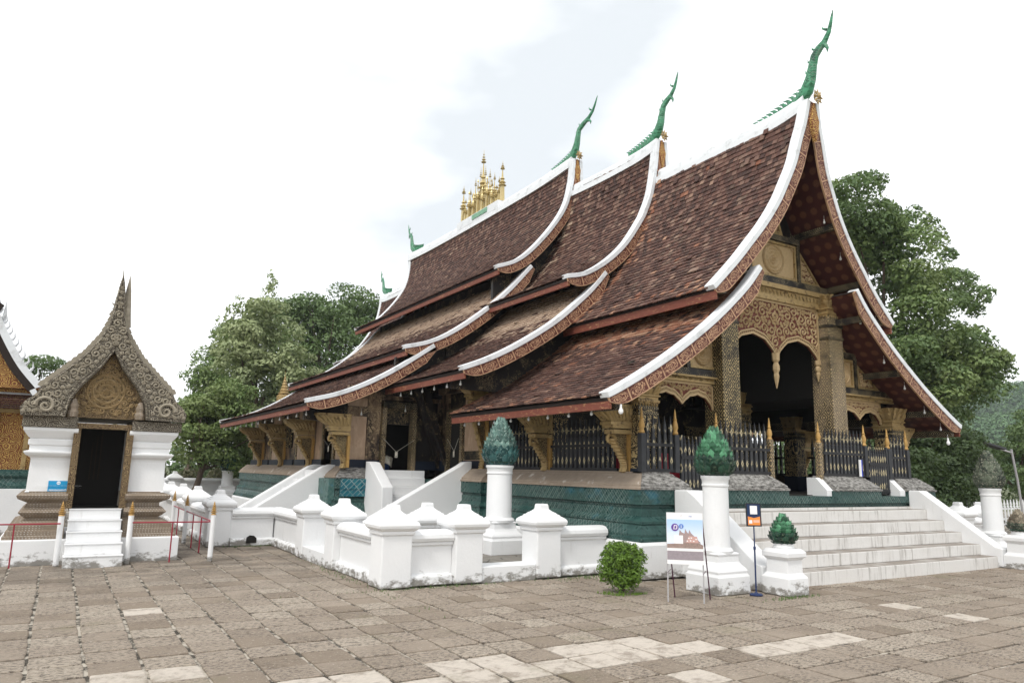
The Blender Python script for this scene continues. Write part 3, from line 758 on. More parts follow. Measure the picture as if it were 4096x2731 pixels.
for key, (tl, sl) in bulk.items():
    rest = [q for q in tl if id(q[0]) not in single]
    o, me = bulk_tiles(rest, 'roof_tiles', sl[0])
    # the far slope carries the same courses
    full = me if len(rest) == len(tl) else None
    if full is None:
        o2, me2 = bulk_tiles(tl, 'roof_tiles', sl[1]); o2.scale = (-1, 1, 1); 
    else:
        o2 = link('roof_tiles', full, sl[1], scale=(-1, 1, 1)); o2['kind'] = 'stuff'
# ridge caps
def ridge(P, y0, y1, zt, name='ridge_cap', rise0=.14, rise1=.0):
    rs = []
    for k in range(25):
        t = k/24; y = y0+(y1-y0)*t; z = zt+rise0*max(0, 1-t*5)**2+rise1*max(0, 1-(1-t)*5)**2-.05*math.sin(math.pi*t)
        rs.append([(CX-.21, y, z-.36), (CX-.20, y, z-.20), (CX-.14, y, z-.17), (CX-.13, y, z-.05), (CX-.08, y, z+.035), (CX+.08, y, z+.035), (CX+.13, y, z-.05), (CX+.14, y, z-.17), (CX+.20, y, z-.20), (CX+.21, y, z-.36)])
    MB().rings(rs).build(name, M['verge'], temple)
ridge(A_up, 8.62, 13.2, 9.15, rise0=.10); ridge(B_up, 12.95, 16.8, 9.97, rise0=.06); ridge(C_up, 16.6, 28.45, 10.80, rise0=.1, rise1=.05); ridge(D_up, 28.0, 31.6, 9.55, rise0=0, rise1=.1)
# chofa: green naga finial rising from the gable
def chofa(y, z, sc=1.0, back=False, fw=1.0):
    sg = -1 if not back else 1
    # spine points relative (forward, up, thickness, lateral flat)
    pts = [(-1.25, -.16, .03), (-.95, -.08, .07), (-.60, .05, .12), (-.34, .18, .16), (-.14, .36, .165), (-.03, .60, .135), (.03, .85, .11), (.10, 1.08, .10), (.22, 1.20, .095), (.36, 1.30, .07), (.47, 1.46, .055), (.53, 1.64, .042), (.57, 1.80, .028), (.60, 1.92, .010)]
    pts = [(a if a <= .10 else .10+(a-.10)*fw, b, c) for a, b, c in pts]; F = lambda a: .10+(a-.10)*fw if a > .10 else a
    mb = MB()
    rs = []
    for i, (a, b, c) in enumerate(pts):
        p0 = pts[max(i-1, 0)]; p1 = pts[min(i+1, len(pts)-1)]; dx, dz = p1[0]-p0[0], p1[1]-p0[1]; d = math.hypot(dx, dz); nx, nz = -dz/d, dx/d
        w = c*sc*.75; t = c*sc
        q = []
        for m in range(8):
            an = math.pi*2*m/8
            q.append((CX+math.sin(an)*w, y+sg*(a*sc+nx*t*math.cos(an)), z+b*sc+nz*t*math.cos(an)))
        rs.append(q)
    mb.rings(rs)
    body_ = mb.build('naga_finial', M['green_mosaic'], temple, smooth=True)
    hook = MB().tube([(CX, y+sg*F(.30)*sc, z+1.24*sc), (CX, y+sg*F(.38)*sc, z+1.20*sc), (CX, y+sg*F(.42)*sc, z+1.11*sc), (CX, y+sg*F(.415)*sc, z+1.02*sc)], [.06*sc, .05*sc, .032*sc, .006], 6); hook.build('beak', M['green_mosaic'], body_, smooth=True)
    fins = [(-.50, .10), (-.36, .2), (-.2, .33), (-.10, .50), (-.05, .72), (.02, .95), (.14, 1.2), (.42, 1.55)]
    for a, b in fins:
        a = F(a); MB().tube([(CX, y+sg*a*sc, z+b*sc), (CX, y+sg*(a-.09)*sc, z+(b+.07)*sc), (CX, y+sg*(a-.10)*sc, z+(b+.14)*sc)], [.035*sc, .02*sc, .004], 5).build('fin', M['green_mosaic'], body_)
    # ridge crest scales trailing back
    for m in range(11):
        yy = y-sg*(.20+.125*m)*sc; zz = z+(.36-.040*m+.0012*m*m)*sc
        MB().tube([(CX, yy, zz-.12*sc), (CX, yy-sg*.02*sc, zz+.02*sc), (CX, yy-sg*.09*sc, zz+.10*sc), (CX, yy-sg*.20*sc, zz+.13*sc)], [.075*sc, .06*sc, .035*sc, .005], 5).build('scale', M['green_mosaic'], body_)
    if not back:
        # gilded flower and diamond plaque
        g = MB(); cz = z+.10*sc; fy = y-.10*sc
        for k in range(8):
            an = k*math.pi/4; r1 = .17*sc
            g.add([(CX, fy-.06, cz), (CX+r1*.6*math.cos(an-.3), fy-.02, cz+r1*.8*math.sin(an-.3)), (CX+r1*math.cos(an), fy-.03, cz+r1*1.15*math.sin(an)), (CX+r1*.6*math.cos(an+.3), fy-.02, cz+r1*.8*math.sin(an+.3)), (CX, fy+.08, cz)], [(0, 1, 2), (0, 2, 3), (1, 4, 2), (2, 4, 3)])
        g.lathe(CX, fy-.05, [(.03, cz-.03), (.045, cz), (.03, cz+.03)], 8)
        g.build('gilded_flower', M['gold'], temple)
        dz = z-.42*sc
        dm = MB().prism([(CX, z+.0), (CX+.13*sc, dz), (CX+.09*sc, dz-.20*sc), (CX, dz-.48*sc), (CX-.09*sc, dz-.20*sc), (CX-.13*sc, dz)], y-.03, y+.05, 'y')
        dm.build('gable_plaque', M['carved_gold'], temple)
chofa(8.46, 9.04, .92); chofa(12.83, 9.98, .83, fw=1.30); chofa(16.42, 10.80, .84, fw=2.1)
chofa(28.55, 10.85, .78, True); chofa(31.7, 9.62, .68, True)
# cluster of gilded spires (seventeen parasols) on a carved base
sb = MB(); sb.box(CX-.20, CX+.20, 20.75, 23.85, 10.55, 10.87); sbo = sb.build('spire_base', M['verge'], temple, bevel=.02)
BX(CX-.225, CX-.204, 21.5, 22.6, 10.66, 10.83).build('relief_panel', M['green_awning'], sbo)
def spire(y, zt, base=10.87, par=None, wide=1.0):
    h = zt-base; m = MB(); w_ = .050*wide
    m.sq(CX, y, [(w_, base), (w_*.85, base+h*.38)])
    z = base+h*.38
    m.lathe(CX, y, [(w_*1.0, z), (w_*2.3, z+.01*h), (w_*1.3, z+.04*h), (w_*.9, z+.07*h), (w_*1.9, z+.08*h), (w_*1.0, z+.12*h), (w_*.6, z+.16*h), (w_*1.3, z+.17*h), (w_*.55, z+.22*h), (w_*.35, z+.34*h), (w_*.18, z+.42*h), (.006, z+.62*h)], 8)
    for k, f in enumerate((.42, .46, .50, .54)): m.lathe(CX, y, [(w_*(1.25-.28*k), z+f*h), (w_*(1.3-.28*k), z+(f+.008)*h), (.01, z+(f+.012)*h)], 8)
    m.build('spire', M['gilt'], par)
hs = [(22.21, 13.31, 1.5), (20.81, 12.36, 1.3), (23.73, 12.42, 1.3)]
for k in range(1, 8):
    hs.append((22.21+.19*k, 12.62-.14*k+(.22 if k % 2 else -.14), .85)); hs.append((22.21-.17*k, 12.55-.13*k+(.22 if k % 2 else -.14), .85))
for y, zt, wd in hs: spire(y, zt, 10.87, sbo, wd)
for k in range(6):
    for dx in (-.12, .12):
        yy = 21.35+.34*k+(.09 if dx > 0 else 0); o_ = MB(); zt = 11.95-.12*abs(k-2.5)+(.3 if k % 2 else -.1); h_ = zt-10.87
        o_.sq(CX+dx, yy, [(.035, 10.87), (.03, 10.87+h_*.42)]); z_ = 10.87+h_*.42
        o_.lathe(CX+dx, yy, [(.05, z_), (.10, z_+.02), (.05, z_+.06), (.08, z_+.08), (.04, z_+.14), (.06, z_+.16), (.02, z_+.26), (.008, zt-.12), (.04, zt-.11), (.004, zt)], 7)
        o_.build('spire', M['gilt'], sbo)

# ---------------------------------------------------------------- front porch
def quad_under(P, hmax, y, z0, inner=0.):
    pass
# gable infill walls (dark boards) just behind the carved panels
def gable_wall(name, y, prof_parts, z0, mat, th=.12):
    """prof_parts: list of (h,z) from the apex down to the eave"""
    pl = [(CX+h, z) for h, z in prof_parts]+[(CX+prof_parts[-1][0], z0)]
    pr = [(2*CX-a, b) for a, b in reversed(pl)]
    return MB().prism(pl+pr, y, y+th, 'y').build(name, M[mat], temple)
down = lambda P, d: [(max(h-.02, .02), z-d) for h, z in P]
gable_wall('gable_board', 9.74, [q for q in down(A_up, .14)[::3] if q[0] < 1.80], 5.52, 'dark_wall')
for s in (-1, 1):
    pts = [(CX+s*h, z) for h, z in down(A_lo, .16)[3::3] if h < 3.95]
    pts = pts+[(CX+s*3.95, 3.26), (CX+s*1.86, 3.26)]
    MB().prism(pts, 9.74, 9.86, 'y').build('aisle_gable_board', M['dark_wall'], temple)
def leafrow(mb, x0, x1, y, z, n, hh, dd):
    for k in range(n):
        a = x0+(x1-x0)*k/n; b = x0+(x1-x0)*(k+1)/n; m = (a+b)/2
        mb.add([(a, y, z), (b, y, z), (m, y-dd, z-hh*.35), (m, y-dd*.2, z-hh)], [(0, 1, 2), (1, 3, 2), (3, 0, 2), (0, 3, 1)])
def capital(cx, cy, hw, z0, z1, par, leaves=3, hd=None):
    """gilded leaf capital: collar, flared leaves, hanging lappets; returns object"""
    hd = hd or hw; h = z1-z0; m = MB(); rt = hd/hw
    m.sq(cx, cy, [(hw*1.06, z0), (hw*1.12, z0+h*.06), (hw*1.12, z0+h*.12), (hw*1.02, z0+h*.15), (hw*1.02, z0+h*.26), (hw*1.16, z0+h*.29), (hw*1.16, z0+h*.34), (hw*1.02, z0+h*.38), (hw*1.10, z0+h*.7), (hw*1.30, z1-.03), (hw*1.34, z1)], rt)
    for (dx, dy) in ((0, -1), (-1, 0), (1, 0), (0, 1)):
        for k in range(leaves):
            t = (k+.5)/leaves*2-1; w_ = hw/leaves*.92
            for lv in range(2):
                r0, r1, r2 = 1.06+.02*lv, 1.22+.05*lv, 1.50 if lv == 0 else 1.36
                zb, zm, zt = z0+h*(.36+.0*lv), z0+h*(.72-.12*lv), z0+h*(1.0-.26*lv)
                tt = t if lv == 0 else t*.98
                def P(r, off, z):
                    if dx == 0: return (cx+(tt*hw*r*.95+off), cy+dy*hd*r, z)
                    return (cx+dx*hw*r, cy+(tt*hd*r*.95+off), z)
                m.add([P(r0, -w_, zb), P(r0, w_, zb), P(r1, w_*1.05, zm), P(r1+.05, 0, zm), P(r1, -w_*1.05, zm), P(r2, w_*.55, zt), P(r2+.04, 0, zt-h*.05), P(r2, -w_*.55, zt), P(r2-.10, 0, zt+.0), P(1.0, 0, zm)],
                      [(0, 1, 2, 3), (0, 3, 4), (4, 3, 6, 7), (3, 2, 5, 6), (7, 6, 5, 8), (4, 7, 8, 9), (2, 9, 8, 5)])
    for (ax, d) in (('x', -1), ('x', 1)):
        nl = 7
        for k in range(nl):
            a = cx-hw+2*hw*k/nl; b = a+2*hw/nl
            yy = cy+d*hd*1.04; m.add([(a, yy, z0), (b, yy, z0), ((a+b)/2, yy+d*.02, z0-.03), ((a+b)/2, yy, z0-.075)], [(0, 1, 2), (1, 3, 2), (0, 2, 3), (0, 3, 1)])
            a = cy-hd+2*hd*k/nl; b = a+2*hd/nl; xx = cx+d*hw*1.04
            m.add([(xx, a, z0), (xx, b, z0), (xx+d*.02, (a+b)/2, z0-.03), (xx, (a+b)/2, z0-.075)], [(0, 1, 2), (1, 3, 2), (0, 2, 3), (0, 3, 1)])
    return m.build('capital', M['gold'], par)
def column(cx, cy, hw, z0, z1, cap, mat='column_stencil', base=.35, name='column'):
    m = MB().sq(cx, cy, [(hw*1.05, z0), (hw, z1*.5), (hw*.97, z1)]); o = m.build(name, M[mat], temple, bevel=.012)
    MB().sq(cx, cy, [(hw*1.09, z0), (hw*1.09, z0+base), (hw*1.06, z0+base+.02)]).build('base', M['navy_skirt'], o)
    for q in (.86, .93): MB().sq(cx, cy, [(hw*1.03, z0+(z1-z0)*q), (hw*1.04, z0+(z1-z0)*q+.03), (hw*1.03, z0+(z1-z0)*q+.06)]).build('gilded_band', M['beam_stencil'], o)
    if cap: capital(cx, cy, hw, z1, z1+cap, o)
    return o
column(10.57, 9.59, .235, 1.25, 4.98, .40); column(mir(10.57), 9.59, .235, 1.25, 5.02, .42, 'column_worn')
column(8.50, 9.59, .22, 1.25, 2.80, .40, 'figure_stencil', .42); column(mir(8.50), 9.59, .22, 1.25, 2.72, .44, 'figure_stencil', .42)
# stacked interior columns
for x, s in ((10.57, 1), (mir(10.57), -1)):
    column(x, 12.1, .22, 1.25, 3.1, .46, 'figure_stencil')
column(8.50, 12.1, .18, 1.25, 2.9, 0, 'figure_stencil'); column(mir(8.50), 12.1, .18, 1.25, 2.75, .35, 'figure_stencil')
column(8.50, 14.55, .2, 1.25, 3.2, 0, 'wall_figures'); column(mir(8.50), 14.55, .2, 1.25, 3.2, .0, 'wall_figures')
body('ceiling', 8.6, 10.54, 9.9, 14.0, 3.30, 3.36, 'interior'); body('ceiling', mir(10.54), mir(8.6), 9.9, 14.0, 3.30, 3.36, 'interior'); body('upper_ceiling', 10.6, mir(10.6), 9.9, 13.2, 5.0, 5.06, 'interior')
for s in (1, -1):
    f = (lambda x: x) if s == 1 else mir
    body('clerestory', min(f(10.55), f(10.6)), max(f(10.55), f(10.6)), 9.9, 13.2, 3.3, 5.05, 'interior')
    BX(min(f(8.32), f(8.46)), max(f(8.32), f(8.46)), 9.8, 14.5, 2.78, 2.98).build('tie_beam', M['beam_stencil'], temple)
    BX(min(f(8.32), f(8.44)), max(f(8.32), f(8.44)), 9.8, 14.5, 2.98, 3.46).build('wall_plate', M['interior'], temple)
# back wall of the porch with door
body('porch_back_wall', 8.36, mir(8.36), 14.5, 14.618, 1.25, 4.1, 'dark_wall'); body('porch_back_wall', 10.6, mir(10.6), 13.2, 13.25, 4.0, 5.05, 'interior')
for x0 in (9.1, 11.55, mir(9.95)): 
    dd = BX(x0, x0+.85 if x0 != 11.55 else x0+1.3, 14.44, 14.50, 1.27, 2.9 if x0 != 11.55 else 3.2).build('inner_door', M['figure_stencil'], temple)
# ---- carved arch panels
def arc_edge(x0, x1, z_top, z_spr, z_pend, n=12, ends=0.):
    """bottom edge of a two-arch panel, left to right, with a pendant in the middle"""
    xm = (x0+x1)/2; out = []
    def arch(a, b, za, zb):
        pts = []
        for k in range(n+1):
            t = k/n; x = a+(b-a)*t; base = za+(zb-za)*t; sh = math.sin(math.pi*t)**.62
            cusp = .022*abs(math.sin(math.pi*t*4))
            pts.append((x, base+(z_top-base)*sh-cusp))
        return pts
    return arch(x0, xm, z_spr, z_pend)[:-1]+arch(xm, x1, z_pend, z_spr)
def inside(poly, x, z):
    c = False; n = len(poly)
    for i in range(n):
        x1, z1 = poly[i]; x2, z2 = poly[(i+1) % n]
        if (z1 > z) != (z2 > z) and x < (x2-x1)*(z-z1)/(z2-z1)+x1: c = not c
    return c
def scrolls(poly, y, n, rmin, rmax, seed, thick=1.0, mid=None):
    """relief of curling tendrils (real tubes) filling a polygon; mirrored about mid when given"""
    r = random.Random(seed); xs = [p[0] for p in poly]; zs = [p[1] for p in poly]; placed = []; m = MB(); tries = 0
    while len(placed) < n and tries < n*60:
        tries += 1
        rad = rmax if len(placed) < n*.25 else r.uniform(rmin, rmax*.8)
        if tries > n*25: rad = rmin
        x = r.uniform(min(xs), max(xs)); z = r.uniform(min(zs), max(zs))
        if mid is not None and x > mid+.01: continue
        if not all(inside(poly, x+rad*.9*math.cos(a), z+rad*.9*math.sin(a)) for a in (0, 1.05, 2.1, 3.14, 4.2, 5.25)): continue
        if any((x-a)**2+(z-b)**2 < (rad+c)**2*.80 for a, b, c in placed): continue
        placed.append((x, z, rad))
        if mid is not None and x < mid-.02: placed.append((2*mid-x, z, rad))
    for x, z, rad in placed:
        sg = 1 if (mid is None and r.random() < .5) or (mid is not None and x < mid) else -1
        rr = random.Random(int(abs(x-(mid or 0))*977+z*131)); a0 = rr.uniform(0, 6.28); a0 = a0 if sg > 0 else math.pi-a0; turns = 1.35
        pts = []; rd = []
        for k in range(11):
            t = k/10; a = a0+sg*turns*2*math.pi*t; q = rad*(1-.82*t); pts.append((x+q*math.cos(a), y-.006*t, z+q*math.sin(a))); rd.append((.021 if t < .9 else .028)*thick*(.6+rad*3.))
        m.tube(pts, rd, 4)
        for k in range(4):
            a = a0+sg*(1.0+k*1.5); q0, q1 = rad*.85, rad*1.22
            m.add([(x+q0*math.cos(a-.15), y, z+q0*math.sin(a-.15)), (x+q0*math.cos(a+.25), y, z+q0*math.sin(a+.25)), (x+q1*math.cos(a+.3*sg), y-.008, z+q1*math.sin(a+.3*sg)), (x+q0*.9*math.cos(a), y-.018, z+q0*.9*math.sin(a))], [(0, 1, 3), (1, 2, 3), (2, 0, 3)])
    return m
def arch_panel(name, x0, x1, ztop, zarch, zspr, zpend, y, nscroll, rmin, rmax, pend_len, seed):
    edge = arc_edge(x0, x1, zarch, zspr, zpend); poly = edge+[(x1, ztop), (x0, ztop)]
    o = MB().prism(poly, y-.02, y+.02, 'y').build(name, M['red_ground'], temple)
    # pierced borders following the arches: two ribbons
    for k, (d0, d1) in enumerate(((.0, .045), (.085, .115))):
        top = [(x, min(z+d1, ztop-.01)) for x, z in edge]; bot = [(x, min(z+d0, ztop-.02)) for x, z in edge]
        m = MB(); n = len(edge); vs = [(x, y-.045, z) for x, z in bot]+[(x, y-.045, z) for x, z in top]+[(x, y-.015, z) for x, z in bot]+[(x, y-.015, z) for x, z in top]
        fs = []
        for i in range(n-1): fs += [(i, i+1, n+i+1, n+i), (i, 2*n+i, 2*n+i+1, i+1), (n+i, n+i+1, 3*n+i+1, 3*n+i)]
        m.add(vs, fs); m.build('arch_border', M['palegold'], o)
    mb = MB()
    for i in range(0, len(edge)-1):
        for t in (0.0, .5):
            x = edge[i][0]*(1-t)+edge[i+1][0]*t; z = edge[i][1]*(1-t)+edge[i+1][1]*t
            mb.box(x-.009, x+.009, y-.04, y-.016, z+.04, z+.09)
    mb.build('arch_border_pattern', M['palegold'], o, kind='stuff')
    ip = [(x, z+.13) for x, z in edge]+[(x1-.02, ztop-.03), (x0+.02, ztop-.03)]
    mid = (x0+x1)/2
    scrolls(ip, y-.028, nscroll, rmin, rmax, seed, 1.0, mid).build('carved_tendrils', M['palegold'], o, kind='stuff')
    for (fx0, fx1, fz0, fz1) in ((x0, x0+.04, zspr+.02, ztop), (x1-.04, x1, zspr+.02, ztop), (x0, x1, ztop-.045, ztop)): BX(fx0, fx1, y-.05, y-.018, fz0, fz1).build('frame', M['palegold'], o)
    # hanging pendants
    for xc, ln, zz, w_ in ((mid, pend_len, zpend, .075), (x0+.03, pend_len*.62, zspr, .05), (x1-.03, pend_len*.62, zspr, .05)):
        if ln < .05: continue
        MB().rings([[(xc+q[0]*w_*a, y+q[1]*.05*a, zz+.06-ln*b) for q in ((-1, 0), (-.5, -1), (.5, -1), (1, 0), (.5, 1), (-.5, 1))] for a, b in ((1.3, -.1), (1.2, .12), (.7, .2), (1.15, .3), (1.15, .42), (.75, .52), (.95, .62), (.6, .8), (.12, 1.0))]).build('pendant', M['palegold'], o)
    return o
arch_panel('main_arch_panel', 10.82, mir(10.82), 5.15, 4.40, 3.95, 3.95, 9.64, 260, .036, .12, .66, 5)
for f, sd in ((lambda x: x, 6), (mir, 7)):
    a, b = sorted((f(8.74), f(10.32))); arch_panel('side_arch_panel', a, b, 3.28, 3.06, 2.78, 2.86, 9.64, 60, .028, .06, .0, sd)
# mouldings with hanging leaf rows, beams, framed roundels, triangles
def moulding(x0, x1, y, z0, z1, n):
    m = MB(); h = z1-z0
    m.box(x0, x1, y-.06, y+.05, z0, z0+h*.3); m.box(x0, x1, y-.11, y+.05, z0+h*.72, z1); m.box(x0, x1, y-.035, y+.05, z0+h*.3, z0+h*.72)
    o = m.build('moulding', M['gold'], temple)
    q = MB(); leafrow(q, x0, x1, y-.045, z0+h*.74, n, h*.42, .055); q.build('leaf_row', M['gold'], o)
moulding(10.66, mir(10.66), 9.60, 5.15, 5.50, 26)
for f in (lambda x: x, mir):
    a, b = sorted((f(8.3), f(10.34))); moulding(a, b, 9.60, 3.28, 3.40, 15)
    BX(a, b, 9.52, 9.66, 3.40, 3.53).build('beam', M['beam_stencil'], temple)
BX(10.52, mir(10.52), 9.50, 9.68, 5.50, 5.64).build('beam', M['beam_stencil'], temple)
BX(11.4, mir(11.4), 9.52, 9.68, 6.46, 6.58).build('beam', M['beam_stencil'], temple)
def roundel_panel(x0, x1, z0, z1, y, ground='red_ground'):
    o = BX(x0, x1, y, y+.05, z0, z1).build('roundel_panel', M[ground], temple); w_ = .05; cx, cz = (x0+x1)/2, (z0+z1)/2; r = min(x1-x0, z1-z0)/2-.06
    for (a, b, c, d) in ((x0, x1, z0, z0+w_), (x0, x1, z1-w_, z1), (x0, x0+w_, z0+w_, z1-w_), (x1-w_, x1, z0+w_, z1-w_)): BX(a, b, y-.04, y-.001, c, d).build('frame', M['gold'], o)
    for k, (ra, rb, pr) in enumerate(((.0, .16, .03), (.2, .34, .022), (.40, .60, .026), (.66, .82, .02), (.87, 1.0, .034))):
        m = MB(); n = 28
        vs = []
        for j in range(n):
            a = 2*math.pi*j/n; c, s = math.cos(a), math.sin(a)
            vs += [(cx+r*ra*c, y-.004, cz+r*ra*s), (cx+r*(ra+rb)/2*c, y-pr-(.008 if j % 2 else 0), cz+r*(ra+rb)/2*s), (cx+r*rb*c, y-.004, cz+r*rb*s)]
        fs = []
        for j in range(n):
            k2 = (j+1) % n; fs += [(3*j, 3*k2, 3*k2+1, 3*j+1), (3*j+1, 3*k2+1, 3*k2+2, 3*j+2)]
        m.add(vs, fs); m.build('carved_ring', M['palegold'], o)
    for sx in (-1, 1):
        for sz in (-1, 1):
            px, pz = cx+sx*((x1-x0)/2-w_), cz+sz*((z1-z0)/2-w_)
            poly = [(px, pz), (px-sx*.5*r, pz), (px-sx*.13*r, pz-sz*.13*r), (px, pz-sz*.5*r)]
            scrolls(poly, y-.012, 4, .02, .05, 3).build('corner_scroll', M['palegold'], o, kind='stuff')
    return o
def tri_panel(pts, y):
    m = MB().prism(pts, y, y+.04, 'y'); o = m.build('triangle_panel', M['red_ground'], temple)
    c = (sum(p[0] for p in pts)/3, sum(p[1] for p in pts)/3); inn = [(c[0]+(p[0]-c[0])*.72, c[1]+(p[1]-c[1])*.72) for p in pts]
    vs = [(x, y-.035, z) for x, z in pts]+[(x, y-.035, z) for x, z in inn]+[(x, y-.001, z) for x, z in pts]+[(x, y-.001, z) for x, z in inn]
    fs = []
    for i in range(3):
        j = (i+1) % 3; fs += [(i, j, 3+j, 3+i), (i, 6+i, 6+j, j), (3+i, 3+j, 9+j, 9+i)]
    MB().add(vs, fs).build('frame', M['gold'], o)
    scrolls(inn, y-.012, 16, .025, .07, 4).build('carved_tendrils', M['palegold'], o, kind='stuff')
roundel_panel(11.50, 12.90, 5.66, 6.44, 9.60, 'palegold')
for x in (11.40, 12.92): BX(x, x+.09, 9.54, 9.68, 5.64, 6.46).build('post', M['beam_stencil'], temple)
tri_panel([(13.04, 5.66), (13.72, 5.66), (13.04, 6.38)], 9.62); tri_panel([(mir(13.04), 5.66), (mir(13.04), 6.38), (mir(13.72), 5.66)], 9.62)
tri_panel([(11.86, 6.6), (12.54, 6.6), (12.2, 7.6)], 9.62)
for f in (lambda x: x, mir):
    a, b = sorted((f(13.98), f(14.68))); roundel_panel(a, b, 3.55, 4.16, 9.60, 'palegold')
    a, b = sorted((f(14.70), f(14.79))); BX(a, b, 9.54, 9.68, 3.53, 4.2).build('post', M['beam_stencil'], temple)
    a, b = sorted((f(14.0), f(14.75))); BX(a, b, 9.53, 9.67, 4.18, 4.30).build('beam', M['beam_stencil'], temple)
    p = [(f(14.84), 3.55), (f(15.66), 3.55), (f(14.84), 4.10)]; tri_panel(p, 9.62)
    p = [(f(13.98), 4.32), (f(14.5), 4.32), (f(13.98), 4.78)]; tri_panel(p, 9.62)
# purlins that carry the overhang
for key, hs_ in (('A_up', (.9, 1.75, 2.45)), ('A_lo', (1.75, 3.0, 4.15, 4.9))):
    P, fa, fb = SEC[key]; L = arclen(P)
    for h_ in hs_:
        i = min(range(len(P)), key=lambda k: abs(P[k][0]-h_)); z = P[i][1]
        for s in (-1, 1):
            x = CX+s*(P[i][0]-.06); m = BX(x-.05, x+.05, fa(z)+.07, 9.74, z-.27, z-.14); m.build('purlin', M['beam_stencil'], temple)
# ---------------------------------------------------------------- nave body and aisle walls
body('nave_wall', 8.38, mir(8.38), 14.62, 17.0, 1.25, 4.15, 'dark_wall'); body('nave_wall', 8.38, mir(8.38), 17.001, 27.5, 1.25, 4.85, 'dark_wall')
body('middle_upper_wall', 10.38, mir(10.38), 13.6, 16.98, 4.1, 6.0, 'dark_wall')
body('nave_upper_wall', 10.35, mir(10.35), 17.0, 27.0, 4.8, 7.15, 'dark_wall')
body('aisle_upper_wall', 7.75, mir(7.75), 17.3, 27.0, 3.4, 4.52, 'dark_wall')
gable_wall('nave_gable', 17.0, [(.1, 10.3)]+[(h-.05, z-.2) for h, z in C_up[6:34:4]]+[(2.45, 6.9)], 6.0, 'dark_wall')
gable_wall('middle_gable', 13.5, [(.1, 9.5)]+[(h-.05, z-.2) for h, z in B_up[6:40:4]], 5.0, 'dark_wall')
for s in (-1, 1):
    for nm, P, y, z0 in (('aisle_gable', C_mid, 17.05, 3.4), ('aisle_gable', C_lo, 17.3, 2.7), ('aisle_gable', B_lo, 13.7, 3.3)):
        pts = [(CX+s*h, z-.16) for h, z in P[2::4] if z-.16 > z0+.05]; pts += [(pts[-1][0], z0), (pts[0][0], z0)]
        MB().prism(pts, y, y+.1, 'y').build(nm, M['dark_wall'], temple)
# aisle: hollow room behind the dark front door
def wall_run(segs, axis, c, th, z0, z1, side=1):
    """pieces of wall along an axis, one object each"""
    for a, b, mat, nm in segs:
        x0, x1 = (c, c+th) if th > 0 else (c+th, c)
        m = BX(x0, x1, a, b, z0, z1) if axis == 'y' else BX(a, b, x0, x1, z0, z1)
        m.build(nm, M[mat], temple)
for f in (lambda x: x, mir):
    for (a, b, m1) in ((17.30, 18.18, 'wall_plaster'), (19.02, 20.35, 'wall_plaster'), (20.55, 21.6, 'wall_plaster'), (21.8, 23.3, 'wall_figures'), (23.5, 24.6, 'wall_plaster'), (24.8, 27.3, 'wall_figures')):
        x0, x1 = sorted((f(5.92), f(6.1)))
        w1 = BX(x0, x1, a, b, 1.80, 3.35).build('wall_panel', M[m1], temple)
        BX(min(f(5.85), f(6.1)), max(f(5.85), f(6.1)), a, b, 1.58, 1.80).build('skirting', M['navy_skirt'], w1)
    for a, b in ((20.35, 20.55), (21.6, 21.8), (23.3, 23.5), (24.6, 24.8)):
        x0, x1 = sorted((f(5.90), f(6.12))); BX(x0, x1, a, b, 1.58, 3.35).build('pilaster', M['figure_stencil'], temple)
    x0, x1 = sorted((f(6.3), f(6.34))); BX(x0, x1, 18.1, 19.1, 1.3, 3.3).build('door_shade', M['interior'], temple)  # near-black sheet stands for the shade inside the side doorway
    for a in (18.10, 19.02):
        x0, x1 = sorted((f(5.86), f(6.14))); BX(x0, x1, a, a+.09, 1.58, 3.1).build('door_frame', M['column_worn'], temple)
# window with lattice in the aisle wall
wn_ = BX(5.885, 5.915, 22.1, 22.9, 2.15, 2.75).build('window', M['interior'], temple)
for k in range(5): BX(5.86, 5.89, 22.14+.17*k, 22.18+.17*k, 2.15, 2.75).build('window_bar', M['figure_stencil'], wn_)
# front wall of the left aisle (faces the viewer) with an open dark door
for a, b, m1, nm in ((5.90, 6.40, 'wall_plaster', 'wall_panel'), (6.42, 6.76, 'wall_figures', 'wall_panel'), (7.70, 8.36, 'dark_wall', 'wall_panel')):
    o = BX(a, b, 17.28, 17.4, 1.80, 3.30).build(nm, M[m1], temple); BX(a, b, 17.22, 17.4, 1.58, 1.80).build('skirting', M['navy_skirt'], o)
BX(5.9, 6.42, 17.27, 17.29, 2.85, 3.1).build('stencil_band', M['wall_figures'], temple)
for a in (6.78, 7.60): BX(a, a+.11, 17.18, 17.42, 1.50, 3.14).build('door_frame', M['column_worn'], temple)
BX(6.78, 7.71, 17.18, 17.42, 3.10, 3.26).build('lintel', M['beam_stencil'], temple)
BX(5.9, 8.36, 17.22, 17.40, 3.30, 3.60).build('beam', M['wall_figures'], temple)
BX(6.15, 8.38, 17.4, 19.0, 1.42, 1.5).build('aisle_floor', M['interior'], temple)
BX(6.5, 8.3, 18.6, 18.7, 1.5, 3.3).build('inner_wall', M['interior'], temple); BX(6.1, 8.4, 17.4, 19.0, 3.3, 3.4).build('aisle_ceiling', M['interior'], temple)
